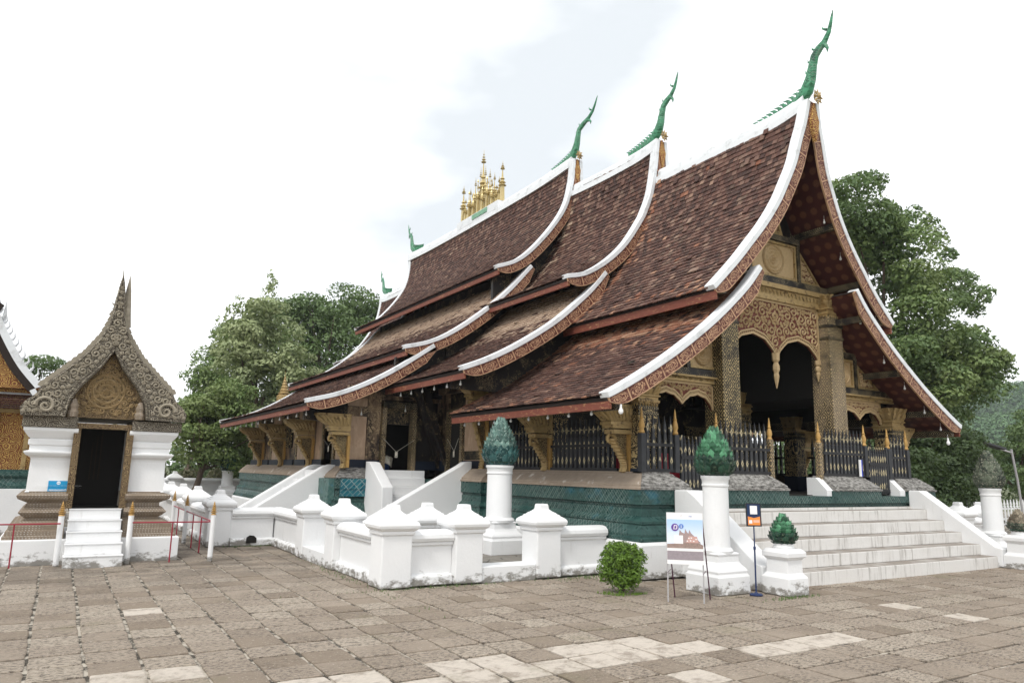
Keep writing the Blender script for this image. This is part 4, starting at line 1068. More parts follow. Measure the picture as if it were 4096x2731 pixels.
# nave side wall between porch and aisle
for a, b, m1, nm in ((14.40, 15.72, 'wall_plaster', 'wall_panel'), (16.62, 17.28, 'wall_figures', 'wall_panel')):
    o = BX(8.33, 8.40, a, b, 1.82, 3.55).build(nm, M[m1], temple); BX(8.27, 8.40, a, b, 1.58, 1.82).build('skirting', M['navy_skirt'], o)
BX(8.322, 8.332, 14.42, 15.7, 1.84, 2.05).build('stencil_band', M['beam_stencil'], temple)
for a in (15.74, 16.50): BX(8.26, 8.42, a, a+.11, 1.50, 3.05).build('door_frame', M['column_worn'], temple)
BX(8.352, 8.379, 15.85, 16.5, 1.5, 2.95).build('door_shade', M['interior'], temple)  # thin near-black sheet before the wall, painted shade of an open door
BX(8.28, 8.42, 15.74, 16.61, 2.95, 3.1).build('lintel', M['beam_stencil'], temple)
BX(8.22, 8.40, 14.3, 17.28, 3.50, 3.66).build('beam', M['wall_figures'], temple)
# landing of the corner stair
BX(6.62, 7.85, 16.9, 17.4, .2, 1.56).build('landing', M['white'], temple)
# ---- gilded eave brackets (consoles)
def bracket(xw, y, z0, zt, reach, sg=-1, name='eave_bracket', hw=.13, strut_only=False):
    e = bpy.data.objects.new(name, None); COL.objects.link(e); e.parent = temple; e.location = Vector((xw, y, z0))-wloc(temple); e.empty_display_size = .1
    o = lambda x: xw+sg*x
    h = zt-z0
    m = MB()       # stepped capital
    hcap = .50
    def blk(xr, za, zb, w): x0, x1 = sorted((o(0), o(xr))); m.box(x0, x1, y-w, y+w, za, zb)
    blk(reach, zt-.045, zt, hw*1.25); 
    blk(reach*.60, zt-hcap*.82, zt-hcap*.70, hw*1.1); blk(reach*.66, zt-hcap*.70, zt-hcap*.60, hw*1.15); blk(reach*.55, zt-hcap, zt-hcap*.86, hw)
    # flared leaf zone
    x0, x1 = o(0), o(reach*.62); X1 = o(reach*.97)
    m.add([(x0, y-hw, zt-hcap*.6), (x1, y-hw, zt-hcap*.6), (x1, y+hw, zt-hcap*.6), (x0, y+hw, zt-hcap*.6), (x0, y-hw*1.2, zt-.045), (X1, y-hw*1.2, zt-.045), (X1, y+hw*1.2, zt-.045), (x0, y+hw*1.2, zt-.045)],
          [(3, 2, 1, 0), (4, 5, 6, 7), (0, 1, 5, 4), (1, 2, 6, 5), (2, 3, 7, 6), (3, 0, 4, 7)])
    for sy in (-1, 1):
        for k in range(7):
            a = (k+.1)/7; b = (k+.95)/7; xa = o(reach*(.02+.62*a)); xb = o(reach*(.02+.62*b)); xc = o(reach*(.02+.94*a)); xd = o(reach*(.02+.94*b)); yy = y+sy*hw
            m.add([(xa, yy+sy*.012, zt-hcap*.58), (xb, yy+sy*.012, zt-hcap*.58), (xd, yy+sy*.05, zt-.06), (xc, yy+sy*.05, zt-.06), ((xa+xd)/2, yy+sy*.055, zt-hcap*.3)], [(0, 1, 4), (1, 2, 4), (2, 3, 4), (3, 0, 4)])
    for k in range(3):
        ya = y-hw+2*hw*k/3+.01; yb = ya+2*hw/3-.02
        m.add([(o(reach*.62)+sg*.01, ya, zt-hcap*.58), (o(reach*.62)+sg*.01, yb, zt-hcap*.58), (o(reach*1.0), yb, zt-.05), (o(reach*1.0), ya, zt-.05), (o(reach*.88)+sg*.04, (ya+yb)/2, zt-hcap*.3)], [(0, 1, 4), (1, 2, 4), (2, 3, 4), (3, 0, 4)])
    m.build('capital', M['gold'], e)
    # curling strut
    zs = zt-hcap; hh = zs-z0; pts = []; rad = []
    for k in range(9):      # volute
        a = -1.9+k*.62; q = .035+.010*k; pts.append((o(reach*.52)+sg*q*math.cos(a)*.9, y, zs-.10+q*math.sin(a))); rad.append(.022+.003*k)
    prof = [(.47, .16), (.36, .34), (.24, .54), (.14, .70), (.10, .80), (.10, .90), (.12, .97)]
    for a, b in prof: pts.append((o(reach*a), y, zs-hh*b)); rad.append(.060)
    pts.append((o(reach*.13), y, z0+.0)); rad.append(.075)
    MB().tube(pts, rad, 6).build('scroll_strut', M['gold'], e)
    mb = MB()
    for i in range(9, len(pts)-1):
        for sub in (0, .5):
            p = Vector(pts[i])*(1-sub)+Vector(pts[i+1])*sub
            mb.lathe(p.x, p.y, [(.03, p.z-.035), (.085, p.z-.012), (.08, p.z+.01), (.03, p.z+.025)], 7)
    mb.build('strut_beads', M['gold'], e)
    pl = [(o(0), zs), (o(reach*.42), zs), (o(reach*.33), zs-hh*.30), (o(reach*.16), zs-hh*.62), (o(0), zs-hh*.72)]
    MB().prism(pl, y-.02, y+.02, 'y').build('openwork_panel', M['carved_black_gold'], e)
    x0, x1 = sorted((o(-.02), o(.045))); BX(x0, x1, y-hw*.8, y+hw*.8, z0, zs).build('back_strip', M['amber_gold' if not strut_only else 'gold'], e)
    return e
for y in (9.68, 12.08): bracket(8.30, y, 1.635, 2.76, .74, -1)
bracket(8.30, 14.62, 1.60, 3.60, .78, -1, hw=.15)
for y in (9.68, 12.08): bracket(mir(8.30), y, 1.635, 2.76, .74, 1)
for y in (17.06, 19.95, 22.9, 25.65): bracket(5.88, y, 1.60, 2.86, .82, -1)
bracket(mir(8.50)+.22, 9.62, 1.635, 2.76, .6, 1)
# black stencilled brace at the corner
MB().prism([(8.30, 1.62), (8.36, 1.62), (7.75, 3.55), (7.5, 3.55)], 16.55, 16.70, 'y').build('brace', M['dark_wall'], temple)
MB().rings([[(8.25, 16.95, 1.62), (8.33, 16.95, 1.62), (8.33, 17.05, 1.62), (8.25, 17.05, 1.62)], [(7.35, 16.6, 3.6), (7.50, 16.6, 3.6), (7.50, 16.75, 3.6), (7.35, 16.75, 3.6)]]).build('brace', M['dark_wall'], temple)
# ---------------------------------------------------------------- front stairs (own thing)
st = thing('front_staircase', 'wide white staircase of five steps with sloping side walls in front of the hall porch', 'staircase', (12.2, 7.9, 0))
ys = [7.30, 7.60, 7.93, 8.25, 8.58]
for k, y in enumerate(ys):
    m = BX(9.06, 15.40, y, 8.945, .2*k+(.001 if k else -.02), .2*(k+1)); m.build('step', M['step'], st, bevel=.012)
BX(9.06, 15.40, 8.90, 8.947, 1.0, 1.045).build('top_slab', M['step'], st)
MB().prism([(7.22, 0), (7.22, .34), (7.34, .37), (8.72, 1.372), (8.948, 1.372), (8.948, 0)], 15.401, 15.70, 'x').build('side_wall', M['white'], st, bevel=.015)
MB().prism([(7.22, 0), (7.22, .34), (7.34, .37), (8.50, 1.26), (8.66, 1.352), (8.948, 1.352), (8.948, 0)], 8.66, 9.059, 'x').build('side_wall', M['white'], st, bevel=.015)
# ---- corner stairs to the aisle door and to the side doors
cs = thing('corner_staircase', 'short white stairs up to the open dark doorway between two plinth blocks', 'staircase', (7.1, 16.2, .2))
for k in range(6):
    z = .38+.2*k; y = 15.35+.28*k
    BX(6.42, 7.80, y, 16.898, z-.2 if k else .15, z).build('step', M['white'], cs, bevel=.01)
MB().prism([(15.85, .15), (15.85, 1.18), (15.95, 1.24), (16.75, 1.74), (17.0, 1.76), (17.0, .15)], 6.33, 6.60, 'x').build('side_wall', M['white'], cs, bevel=.02)
sw = thing('stair_side_wall', 'long white sloping stair wall running down left from beside the leaning pilaster', 'stair wall', (7, 15.05, .2))
MB().prism([(8.12, .2), (8.12, 1.80), (7.95, 1.78), (7.83, 1.70), (5.55, .46), (5.40, .2)], 14.92, 15.18, 'y').build('wall', M['white'], sw, bevel=.02)
ls = thing('side_staircase', 'narrow white stairs between two rounded sloping walls at the aisle side door', 'staircase', (5, 18.5, .2))
for y0 in (17.82, 19.0):
    MB().prism([(5.95, .2), (5.95, 1.66), (5.72, 1.67), (5.55, 1.62), (3.85, .55), (3.6, .2)], y0, y0+.24, 'y').build('side_wall', M['white'], ls, bevel=.025)
for k in range(6): BX(5.55-.28*(5-k)-.1, 5.93, 18.06, 19.0, .2 if k == 0 else .2+.22*k, .42+.22*k).build('step', M['white'], ls, bevel=.01)
# ---------------------------------------------------------------- black stencilled fences
def picket_mesh(h, w_=.066, mat='fence_black'):
    m = MB(); t = .022
    m.rings([[(-w_/2*a, -t*b, z), (w_/2*a, -t*b, z), (w_/2*a, t*b, z), (-w_/2*a, t*b, z)] for a, b, z in
             ((1, 1, 0), (1, 1, h*.60), (.75, 1, h*.605), (.75, 1, h*.615), (1.0, 1, h*.625), (.62, .9, h*.66), (1.02, 1, h*.73), (.60, .9, h*.84), (.28, .7, h*.87), (.5, .8, h*.885), (.3, .6, h*.90), (.06, .3, h))])
    for zc in (.16*h, .44*h, .735*h):
        s = .045 if zc < .6*h else .05
        m2 = [(0, -t-.003, zc-s), (.016, -t-.003, zc), (0, -t-.003, zc+s), (-.016, -t-.003, zc)]
    return m
t = NT('fence_black'); p = t.obj(); x, y, z = t.sep(p)[:3]
dz = t.math('ABSOLUTE', t.math('SUBTRACT', t.math('FRACT', t.math('ADD', t.math('MULTIPLY', z, 3.6), -.08)), .5)); dx = t.math('ABSOLUTE', x)
g = t.step(t.math('ADD', t.math('MULTIPLY', dz, 1.0), t.math('MULTIPLY', dx, 9.)), .30, .25)
g2 = t.step(t.math('ADD', dz, t.math('MULTIPLY', dx, 9.)), .09, .13); g = t.math('MULTIPLY', t.math('MULTIPLY', g, g2), t.step(t.noise(t.wpos(), 6, 4), .38, .55))
c = t.mix(t.noise(p, 9, 5), (.016, .018, .022), (.045, .046, .05)); M['fence_black'] = t.out(t.mix(g, c, (.52, .44, .26)), .5)
pm = {h: picket_mesh(h).mesh('picket', M['fence_black']) for h in (.92, .80, .98)}
def gold_tip(x, y, z, par):
    MB().lathe(x, y, [(.046, z), (.054, z+.02), (.040, z+.04), (.036, z+.06), (.054, z+.11), (.044, z+.17), (.024, z+.22), (.034, z+.24), (.022, z+.26), (.018, z+.33), (.005, z+.42)], 10).build('gilded_tip', M['amber_gold'], par, smooth=True)
def fence(label, p0, p1, z0, n, posts=(True, True), h=.92, name='fence', group='black stencilled picket fences of the porch', zp=None, redback=False):
    p0 = Vector(p0); p1 = Vector(p1); d = p1-p0; L_ = d.length; a = math.atan2(d.y, d.x)
    t = thing(name, label, 'fence', ((p0.x+p1.x)/2, (p0.y+p1.y)/2, z0), group, a)
    inner = L_-.10
    for k in range(n):
        link('picket', pm[h], t, (-inner/2+inner*(k+.5)/n, 0, .03))
    for zz in (.035, h*.50): MB().box(-L_/2, L_/2, -.032, -.008 if zz < .1 else -.022, zz-.03, zz+.025).box(-L_/2, L_/2, .022, .045, zz-.03, zz+.02).build('rail', M['black_paint'], None).parent = t
    for k, on in ((-1, posts[0]), (1, posts[1])):
        if not on: continue
        x = k*L_/2; pz = 0. if zp is None else zp-z0
        po = MB().sq(x, 0, [(.05, pz), (.05, .62), (.045, .64)]).build('post', M['fence_black'], None); po.parent = t
        g = MB().lathe(x, 0, [(.042, .64), (.054, .66), (.040, .69), (.036, .71), (.054, .76), (.044, .82), (.026, .88), (.036, .90), (.022, .92), (.018, 1.0), (.005, 1.08)], 10).build('gilded_tip', M['amber_gold'], None, smooth=True); g.parent = po
    return t
G_ = None
YF = 9.22
fence('black picket fence with two gilded posts beside the near corner column', (8.21, YF), (8.97, YF), 1.63, 5)
fence('black picket fence behind the large green lotus lamp column', (9.97, YF), (11.36, YF), 1.63, 10, (True, False))
fence('black picket fence just right of the wide dark porch opening', (12.95, YF), (14.36, YF), 1.63, 11, (False, True))
fence('black picket fence at the far right corner of the porch', (15.2, YF), (15.9, YF), 1.60, 5)
fence('black picket fence between the two gilded brackets nearest the front corner', (8.24, 11.88), (8.24, 9.86), 1.63, 14, (False, False))
fence('black picket fence half hidden behind the teal lotus column', (8.24, 14.42), (8.24, 12.26), 1.63, 15, (True, False))
for a, b, lb_ in ((9.8, 11.9, 'black picket fence closing the near bay on the far side of the porch'), (12.3, 14.4, 'black picket fence closing the rear bay on the far side of the porch')): fence(lb_, (mir(8.24), a), (mir(8.24), b), 1.63, 13, (False, False))
def gate(label, x0, x1, y, z0, n, ang=0., lab=None):
    t = thing('gate', label, 'gate', (x0, y, z0), 'low picket gates of the porch', ang); L_ = x1-x0
    for k in range(n): link('picket', pm[.98], t, (.06+(L_-.12)*(k+.5)/n, 0, .02))
    for zz in (.08, .62): BX(0, L_, -.035, -.023, zz-.03, zz+.03).build('rail', M['black_paint'], None).parent = t
    for x in (0, L_-.05): BX(x, x+.05, -.026, .026, 0, 1.0).build('stile', M['fence_black'], None).parent = t
gate('closed picket gate with two leaves at the right end of the porch', 14.44, 15.12, 9.2, 1.27, 7)
gate('half open picket gate behind the stair lamp at the left end of the porch', 9.06, 9.55, 9.2, 1.27, 4)
gate('picket gate leaf swung back behind the green lotus bud', 9.60, 10.05, 9.2, 1.0, 4, -.35)
# gilded posts of the central opening, standing at floor level
for x, lb in ((11.42, 'left'), (12.88, 'right')):
    t = thing('gate_post', 'worn wooden post with gilded tip at the %s jamb of the wide porch opening' % lb, 'post', (x, 9.24, 1.26))
    MB().sq(x, 9.24, [(.052, 1.27), (.05, 2.27), (.045, 2.29)]).build('shaft', M['column_worn'], t); gold_tip(x, 9.24, 2.28, t)

# ================================================================ WHITE BOUNDARY WALL
pr_shaft = [(.225, 0), (.222, .70)]
pr_cap = [(.222, .695), (.245, .705), (.248, .74), (.238, .75), (.262, .765), (.292, .795), (.300, .83), (.290, .865), (.245, .90), (.215, .915), (.212, .93), (.175, .945), (.170, .96), (.125, .985), (.085, 1.02), (.078, 1.08), (.070, 1.10)]
_r = random.Random(11)
def pillar(par, x, y, z=0., sc=1., label=None):
    rot = _r.uniform(-.012, .012)
    o = MB().sq(0, 0, pr_shaft).build('pillar', M['white'], None, bevel=.018); o.parent = par; o.location = Vector((x, y, z))-wloc(par); o.rotation_euler = (_r.uniform(-.008, .008), _r.uniform(-.008, .008), rot)
    c = MB().sq(0, 0, pr_cap).build('cap', M['white'], None, bevel=.008); c.parent = o
    if label: o['label'] = label
    return o
def wall_panel(par, x0, y0, x1, y1, z=0.0):
    """along x or y; recessed panel on curb, with rounded coping"""
    ax = 'x' if abs(x1-x0) > abs(y1-y0) else 'y'
    a, b = (x0, x1) if ax == 'x' else (y0, y1); a, b = min(a, b), max(a, b); c = y0 if ax == 'x' else x0
    def pro(pts, nm, bv=.01):
        MB().prism([(c+u, z+v) for u, v in pts], a, b, 'y' if ax == 'y' else 'x').build(nm, M['white'], par, bevel=bv)
    pro([(-.10, .0), (-.10, .56), (.10, .56), (.10, .0)], 'panel')
    pro([(-.17, 0), (-.17, .12), (-.13, .15), (.13, .15), (.17, .12), (.17, 0)], 'curb', .015)
    pro([(-.12, .535), (-.135, .55), (-.135, .575), (-.125, .585), (-.165, .60), (-.185, .64), (-.175, .69), (-.12, .735), (-.05, .75), (.05, .75), (.12, .735), (.175, .69), (.185, .64), (.165, .60), (.125, .585), (.135, .575), (.135, .55), (.12, .535)], 'coping', 0)
bw = thing('boundary_wall', 'near white corner of the low boundary wall, three capped pillars in front of the open gap', 'wall', (4.07, 9.78, 0))
pillar(bw, 4.075, 9.775, label='corner pillar with mould at its foot'); pillar(bw, 5.205, 9.775); pillar(bw, 4.075, 11.83)
wall_panel(bw, 4.3, 9.78, 4.98, 9.78); wall_panel(bw, 4.07, 10.0, 4.07, 11.6)
bw2 = thing('boundary_wall', 'short white wall with one capped pillar running to the plinth behind the bush', 'wall', (7.1, 9.78, 0))
pillar(bw2, 6.605, 9.775); wall_panel(bw2, 6.83, 9.78, 7.80, 9.78)
bw3 = thing('boundary_wall', 'white boundary wall stepping back to the left beside the red railing', 'wall', (3.5, 15, 0))
pillar(bw3, 4.075, 13.53); wall_panel(bw3, 4.07, 13.75, 4.07, 15.95); wall_panel(bw3, 3.1, 15.86, 3.94, 15.86); pillar(bw3, 2.88, 15.98)
wall_panel(bw3, 2.87, 16.2, 2.87, 18.4)
bw4 = thing('boundary_wall', 'far white boundary wall receding behind the chapel with a row of capped pillars', 'wall', (2.9, 24, 0))
for y in (18.65, 21.0, 23.4, 25.8, 29): pillar(bw4, 2.87, y)
for a, b in ((19.6, 20.78), (21.22, 23.18), (23.62, 25.58), (26.0, 28.8)): wall_panel(bw4, 2.87, a, 2.87, b)
bw5 = thing('boundary_wall', 'long white wall across the back of the terrace below the shrubs', 'wall', (5, 33.5, 0))
wall_panel(bw5, 2.9, 33.6, 9.5, 33.6, .28); pillar(bw5, 2.9, 33.6, .2); pillar(bw5, 4.2, 33.6, .2); wall_panel(bw5, 2.9, 30, 2.9, 33.3, .2)
bw6 = thing('boundary_wall', 'white capped pillar and low wall seen past the right end of the front stairs', 'wall', (19, 9.7, 0))
pillar(bw6, 18.2, 9.4); pillar(bw6, 19.2, 9.4); wall_panel(bw6, 18.4, 9.4, 19.0, 9.4); wall_panel(bw6, 16.7, 9.4, 18, 9.4)
inner = thing('boundary_wall', 'inner white wall piece with a capped pillar behind the near corner of the boundary', 'wall', (5.2, 12, .2))
pillar(inner, 5.35, 11.35, -.05)
# threshold steps in the two openings
for x0, x1, y0, y1, lb in ((5.43, 6.38, 9.58, 9.98, 'white threshold kerb below the flagstones of the front gap in the wall'), (3.87, 4.28, 12.06, 13.30, 'white threshold kerb in the side gap of the boundary wall')):
    o = BX(x0, x1, y0, y1, -.02, .215).build('threshold', M['white'], bevel=.012); tag(o, lb, 'step')
# drain hole in the stepped-back wall
dh = MB().prism([(3.40, .06), (3.60, .06), (3.60, .15), (3.55, .20), (3.47, .21), (3.41, .17)], 15.66, 15.70, 'y').build('drain_hole', M['interior'], bw3)  # solid near-black patch on the wall, standing for the shade in the hole
# heaps of dark and gold offerings/gravel
def heap(name, x, y, z, r, h, seed, label):
    rr = random.Random(seed); m = MB()
    for _ in range(230):
        a = rr.uniform(0, 6.28); q = r*math.sqrt(rr.random()); zz = z+h*(1-q/r)**.8+rr.uniform(-.01, .02); s = rr.uniform(.015, .035)
        c = Vector((x+q*math.cos(a), y+q*math.sin(a), zz)); pts = [c+Vector((rr.uniform(-s, s), rr.uniform(-s, s), rr.uniform(-s, s))) for _ in range(5)]
        m.add(pts, [(0, 1, 2), (0, 2, 3), (0, 3, 1), (4, 1, 2), (4, 2, 3), (4, 3, 1)])
    o = m.build(name, M['chips']); tag(o, label, 'rubble', kind='stuff')
t = NT('chips'); r = t.island(); M['chips'] = t.out(t.ramp(r, [(0, (.02, .018, .015)), (.5, (.05, .045, .035)), (.62, (.50, .33, .08)), (.8, (.62, .58, .45)), (1, (.10, .09, .07))], 'CONSTANT'), .5)
heap('rubble_heap', 5.97, 12.6, .2, .40, .46, 1, 'heap of black and gold glass chips behind the front boundary wall')
heap('rubble_heap', 4.72, 20.6, .2, .42, .56, 2, 'small heap of dark and golden chips behind the far left wall')

# ================================================================ LOTUS LAMP COLUMNS
def petal_mesh(mat, nm='petal'):
    # local: base at origin, tip up +z, outward +y
    vs = [(-.5, 0, 0), (0, .16, 0), (.5, 0, 0), (-.56, .10, .45), (0, .30, .45), (.56, .10, .45), (-.28, .20, .8), (0, .34, .8), (.28, .20, .8), (0, .42, 1.05), (0, -.1, .1), (0, .1, .8)]
    fs = [(0, 1, 4, 3), (1, 2, 5, 4), (3, 4, 7, 6), (4, 5, 8, 7), (6, 7, 9), (7, 8, 9), (0, 3, 10), (3, 6, 11, 10), (6, 9, 11), (5, 2, 10), (8, 5, 10, 11), (9, 8, 11)]
    return MB().add(vs, fs).mesh(nm, M[mat])
PM = {}
def lotus(par, x, y, z0, rad, h, mats=('teal_glaze', 'teal_glaze'), rows=8, cnt=15, seed=1, taper=1.0):
    r = random.Random(seed)
    prof = [(.62, 0), (.90, .05), (1.0, .16), (.95, .30), (.80, .47), (.60, .64), (.40, .79), (.20, .92), (.03, 1.0)]
    core = MB().lathe(x, y, [(a*rad*.82, z0+b*h) for a, b in prof], 16).build('lotus_bud', M['dark_glaze'], par)  # core coloured dark so the gaps between petals read as shade
    def pr(t):
        for i in range(len(prof)-1):
            if prof[i][1] <= t <= prof[i+1][1]:
                k = (t-prof[i][1])/(prof[i+1][1]-prof[i][1]); return prof[i][0]+(prof[i+1][0]-prof[i][0])*k
        return .03
    for i in range(rows):
        t = .0+.86*i/(rows-1); rr = pr(t)*rad*.86; n = max(5, int(round(cnt*(.45+.55*pr(t)))))
        mt = mats[0] if t < .34 else mats[1]
        if mt not in PM: PM[mt] = petal_mesh(mt)
        wd = 2*math.pi*max(rr, .04)/n*1.25; ln = h*(.165 if i else .15)*(1.05-.25*t)
        slope = math.atan2((pr(min(t+.12, 1))-pr(t))*rad*.86, .12*h)*.9+.02
        for k in range(n):
            a = 2*math.pi*(k+.5*(i % 2))/n+r.uniform(-.03, .03)
            # outward = (cos a, sin a): local +y -> outward
            q = Matrix.Rotation(a-math.pi/2, 4, 'Z') @ Matrix.Rotation(-slope*.9+(-.12 if i < 2 else -.10)+r.uniform(-.05, .05), 4, 'X')
            o = link('petal', PM[mt], core, Vector((x+rr*math.cos(a), y+rr*math.sin(a), z0+t*h))-wloc(core)); o.rotation_euler = q.to_euler()
            s = r.uniform(.88, 1.1); o.scale = (wd*s, wd*1.0, ln*s)
    return core
def lamp_col(label, x, y, z, base, shaft_r, ztop, bud_r, bud_h, mats, seed, rows=10, cnt=18, tall_base=.62, rough=0):
    t = thing('lotus_column', label, 'column', (x, y, z), 'white columns topped with lotus buds'); b = base
    MB().sq(x, y, [(b, z), (b, z+.23), (b*.97, z+.245), (b*.93, z+.27), (b*.95, z+.30), (b*.90, z+.33), (b*.74, z+.385), (b*.68, z+.42), (b*.66, z+.50), (b*.70, z+.515), (b*.70, z+.53), (b*.62, z+.545)]).build('pedestal', M['white'], t, bevel=.012)
    zs = z+.545
    MB().lathe(x, y, [(shaft_r*1.20, zs-.02), (shaft_r*1.24, zs+.02), (shaft_r*1.12, zs+.05), (shaft_r*1.02, zs+.06), (shaft_r*1.0, zs+.08), (shaft_r*.97, ztop-.16)], 28).build('shaft', M['white'], t, smooth=True)
    MB().lathe(x, y, [(shaft_r*.97, ztop-.16), (shaft_r*1.03, ztop-.15), (shaft_r*1.03, ztop-.125), (shaft_r*.99, ztop-.12), (shaft_r*1.02, ztop-.06), (shaft_r*1.10, ztop-.04), (shaft_r*1.10, ztop-.005), (shaft_r*.9, ztop)], 28).build('collar', M['white'], t, smooth=True)
    lotus(t, x, y, ztop-.01, bud_r, bud_h, mats, rows, cnt, seed); return t
lamp_col('white column with a bright green lotus bud beside the front stairs and the poster easel', 8.08, 7.52, 0, .31, .185, 1.60, .30, .72, ('dark_glaze', 'green_glaze'), 1, 11, 18)
lamp_col('stout white column with a teal petalled lotus bud inside the boundary wall', 6.66, 11.2, .20, .33, .225, 1.70, .325, .86, ('teal_deep_glaze', 'teal_pale_glaze'), 2, 11, 17)
lamp_col('far white column with a teal lotus bud behind the chapel rail', 6.0, 32, .2, .40, .22, 1.38, .33, .80, ('teal_deep_glaze', 'teal_pale_glaze'), 3, 7, 12)
lamp_col('white column with a blackened lichen lotus bud at the right edge past the stairs', 16.38, 7.80, 0, .31, .185, 1.46, .29, .78, ('lichen_glaze', 'lichen_glaze'), 4, 10, 16)
def small_ped(label, x, y, mats, seed, bud=(.205, .42)):
    t = thing('lotus_pedestal', label, 'pedestal', (x, y, 0), 'short white pedestals with lotus buds'); b = .205
    MB().sq(x, y, [(b*1.03, 0), (b*1.02, .23), (b*.80, .29), (b*.78, .47), (b*.84, .475), (b*.90, .50), (b*.98, .505), (b*.99, .565), (b*.80, .61), (b*.70, .615)], 1.08).build('pedestal', M['white'], t, bevel=.010)
    MB().lathe(x, y, [(b*.66, .61), (b*.70, .63), (b*.64, .66), (b*.68, .675), (b*.60, .69)], 20).build('collar', M['white'], t, smooth=True)
    lotus(t, x, y, .675, bud[0], bud[1], mats, 8, 15, seed)
small_ped('short white pedestal with a glossy green lotus bud left of the wide stairs', 8.83, 6.98, ('dark_glaze', 'green_glaze'), 5)
small_ped('short white pedestal with a bare brown stone lotus bud right of the stairs', 15.63, 6.99, ('lichen_glaze', 'bare_stone'), 6)

# ================================================================ EASEL, SIGN STAND
ez = thing('easel', 'folding poster easel with grey front legs and dark red back legs before the lamp column', 'easel', (7.1, 7.15, 0))
A0, A1 = Vector((6.83, 7.20, 0)), Vector((7.165, 6.905, 0)); dv = (A1-A0).normalized(); nv = Vector((dv.y, -dv.x, 0))   # towards the viewer
B0, B1 = Vector((7.17, 7.43, 0)), Vector((7.48, 7.10, 0))
def bar(p, q, w_, mat, nm, par): return MB().tube([p, q], w_, 4).build(nm, M[mat], par)
up = Vector((0, 0, 1))
for p in (A0, A1): bar(p, p+up*1.10-nv*.03, .012, 'grey_metal', 'front_leg', ez)
for p, q in ((B0, A0), (B1, A1)): bar(p, q+up*1.06-nv*.05, .011, 'maroon_metal', 'back_leg', ez)
for p, q in ((A0, B0), (A1, B1)):
    a = p+up*.36; b = p*.58+q*.42+up*.38; bar(a, b, .006, 'maroon_metal', 'hinge_bar', ez)
bar(A0+up*.48, A1+up*.48, .009, 'navy_metal', 'cross_bar', ez)
def pl(par, nm, mat, org, ux, uz, n, pts, off, th=.003, kind=None):
    """flat printed shape in the plane (ux,uz) at height off above the board"""
    m = MB(); f = [tuple(org+ux*a+uz*b+n*off) for a, b in pts]; g = [tuple(org+ux*a+uz*b+n*(off-th)) for a, b in pts]; k = len(pts)
    m.add(f+g, [tuple(range(k)), tuple(reversed(range(k, 2*k)))]+[(i, (i+1) % k, k+(i+1) % k, k+i) for i in range(k)])
    o = m.build(nm, M[mat], par)
    if kind: o['kind'] = kind
    return o
def rect(a, b, c, d): return [(a, c), (b, c), (b, d), (a, d)]
def disc(cx, cz, r, n=20): return [(cx+r*math.cos(2*math.pi*k/n), cz+r*math.sin(2*math.pi*k/n)) for k in range(n)]
bo = A0+up*.47-dv*.006+nv*.012; W_, H_ = (A1-A0).length+.012, .645; uz = (up-nv*.03).normalized()
pb = thing('poster', 'white information poster with a photo of the temple and two round icons, on the easel', 'poster', (bo.x, bo.y, bo.z))
pl(pb, 'sheet', 'white_sheet', bo, dv, uz, nv, rect(0, W_, 0, H_), .006, .012)
t = NT('sky_print'); z = t.sep(t.wpos())[2]; M['sky_print'] = t.out(t.ramp(t.step(z, .75, 1.05), [(0, (.72, .78, .88)), (1, (.42, .60, .84))]), .5)
simple('court_print', (.30, .26, .28), .6, 0, 30, .25); simple('roof_print', (.36, .27, .26), .6); simple('hall_print', (.30, .22, .19), .6, 0, 40, .4); simple('pale_red_print', (.55, .34, .30), .6)
pl(pb, 'printed_sky', 'sky_print', bo, dv, uz, nv, rect(.003, W_-.003, .24, .56), .008)
pl(pb, 'printed_court', 'court_print', bo, dv, uz, nv, rect(.003, W_-.003, .055, .165), .008)
pl(pb, 'printed_wall', 'white_sheet', bo, dv, uz, nv, rect(.003, W_-.003, .165, .20), .0085)
pl(pb, 'printed_hall', 'hall_print', bo, dv, uz, nv, [(.003, .20), (W_-.003, .20), (W_-.003, .245), (.36, .29), (.10, .255), (.003, .25)], .0095)
rf = [(.12, .27), (.15, .34), (.165, .43), (.19, .40), (.225, .385), (.235, .445), (.255, .405), (.275, .385), (.285, .435), (.305, .395), (.34, .36), (.39, .31), (.43, .27)]
pl(pb, 'printed_roof', 'roof_print', bo, dv, uz, nv, rf, .0105)
pl(pb, 'printed_gable', 'pale_red_print', bo, dv, uz, nv, [(.24, .27), (.28, .355), (.38, .35), (.40, .27)], .0115)
for a, b in ((.25, .285), (.29, .29), (.33, .285), (.36, .31), (.30, .325), (.27, .32)): pl(pb, 'printed_window', 'white_sheet', bo, dv, uz, nv, rect(a, a+.018, b, b+.014), .0122)
pl(pb, 'white_box', 'white_sheet', bo, dv, uz, nv, rect(.09, .205, .255, .36), .0125)
pl(pb, 'purple_icon', 'purple_print', bo, dv, uz, nv, disc(.105, .46, .047), .0125)
pl(pb, 'icon_outline', 'white_sheet', bo, dv, uz, nv, [(.085, .435), (.125, .435), (.135, .445), (.135, .485), (.095, .49), (.090, .47)], .0135)
pl(pb, 'icon_inner', 'purple_print', bo, dv, uz, nv, [(.095, .445), (.122, .443), (.126, .476), (.102, .480)], .0142)
pl(pb, 'blue_icon', 'blue_print', bo, dv, uz, nv, disc(.185, .475, .030), .0130)
pl(pb, 'letter_i', 'white_sheet', bo, dv, uz, nv, [(.178, .455), (.192, .455), (.192, .459), (.188, .459), (.188, .480), (.179, .480), (.179, .476), (.182, .476), (.182, .459), (.178, .459)], .0140)
pl(pb, 'letter_dot', 'white_sheet', bo, dv, uz, nv, disc(.185, .489, .004, 8), .0140)
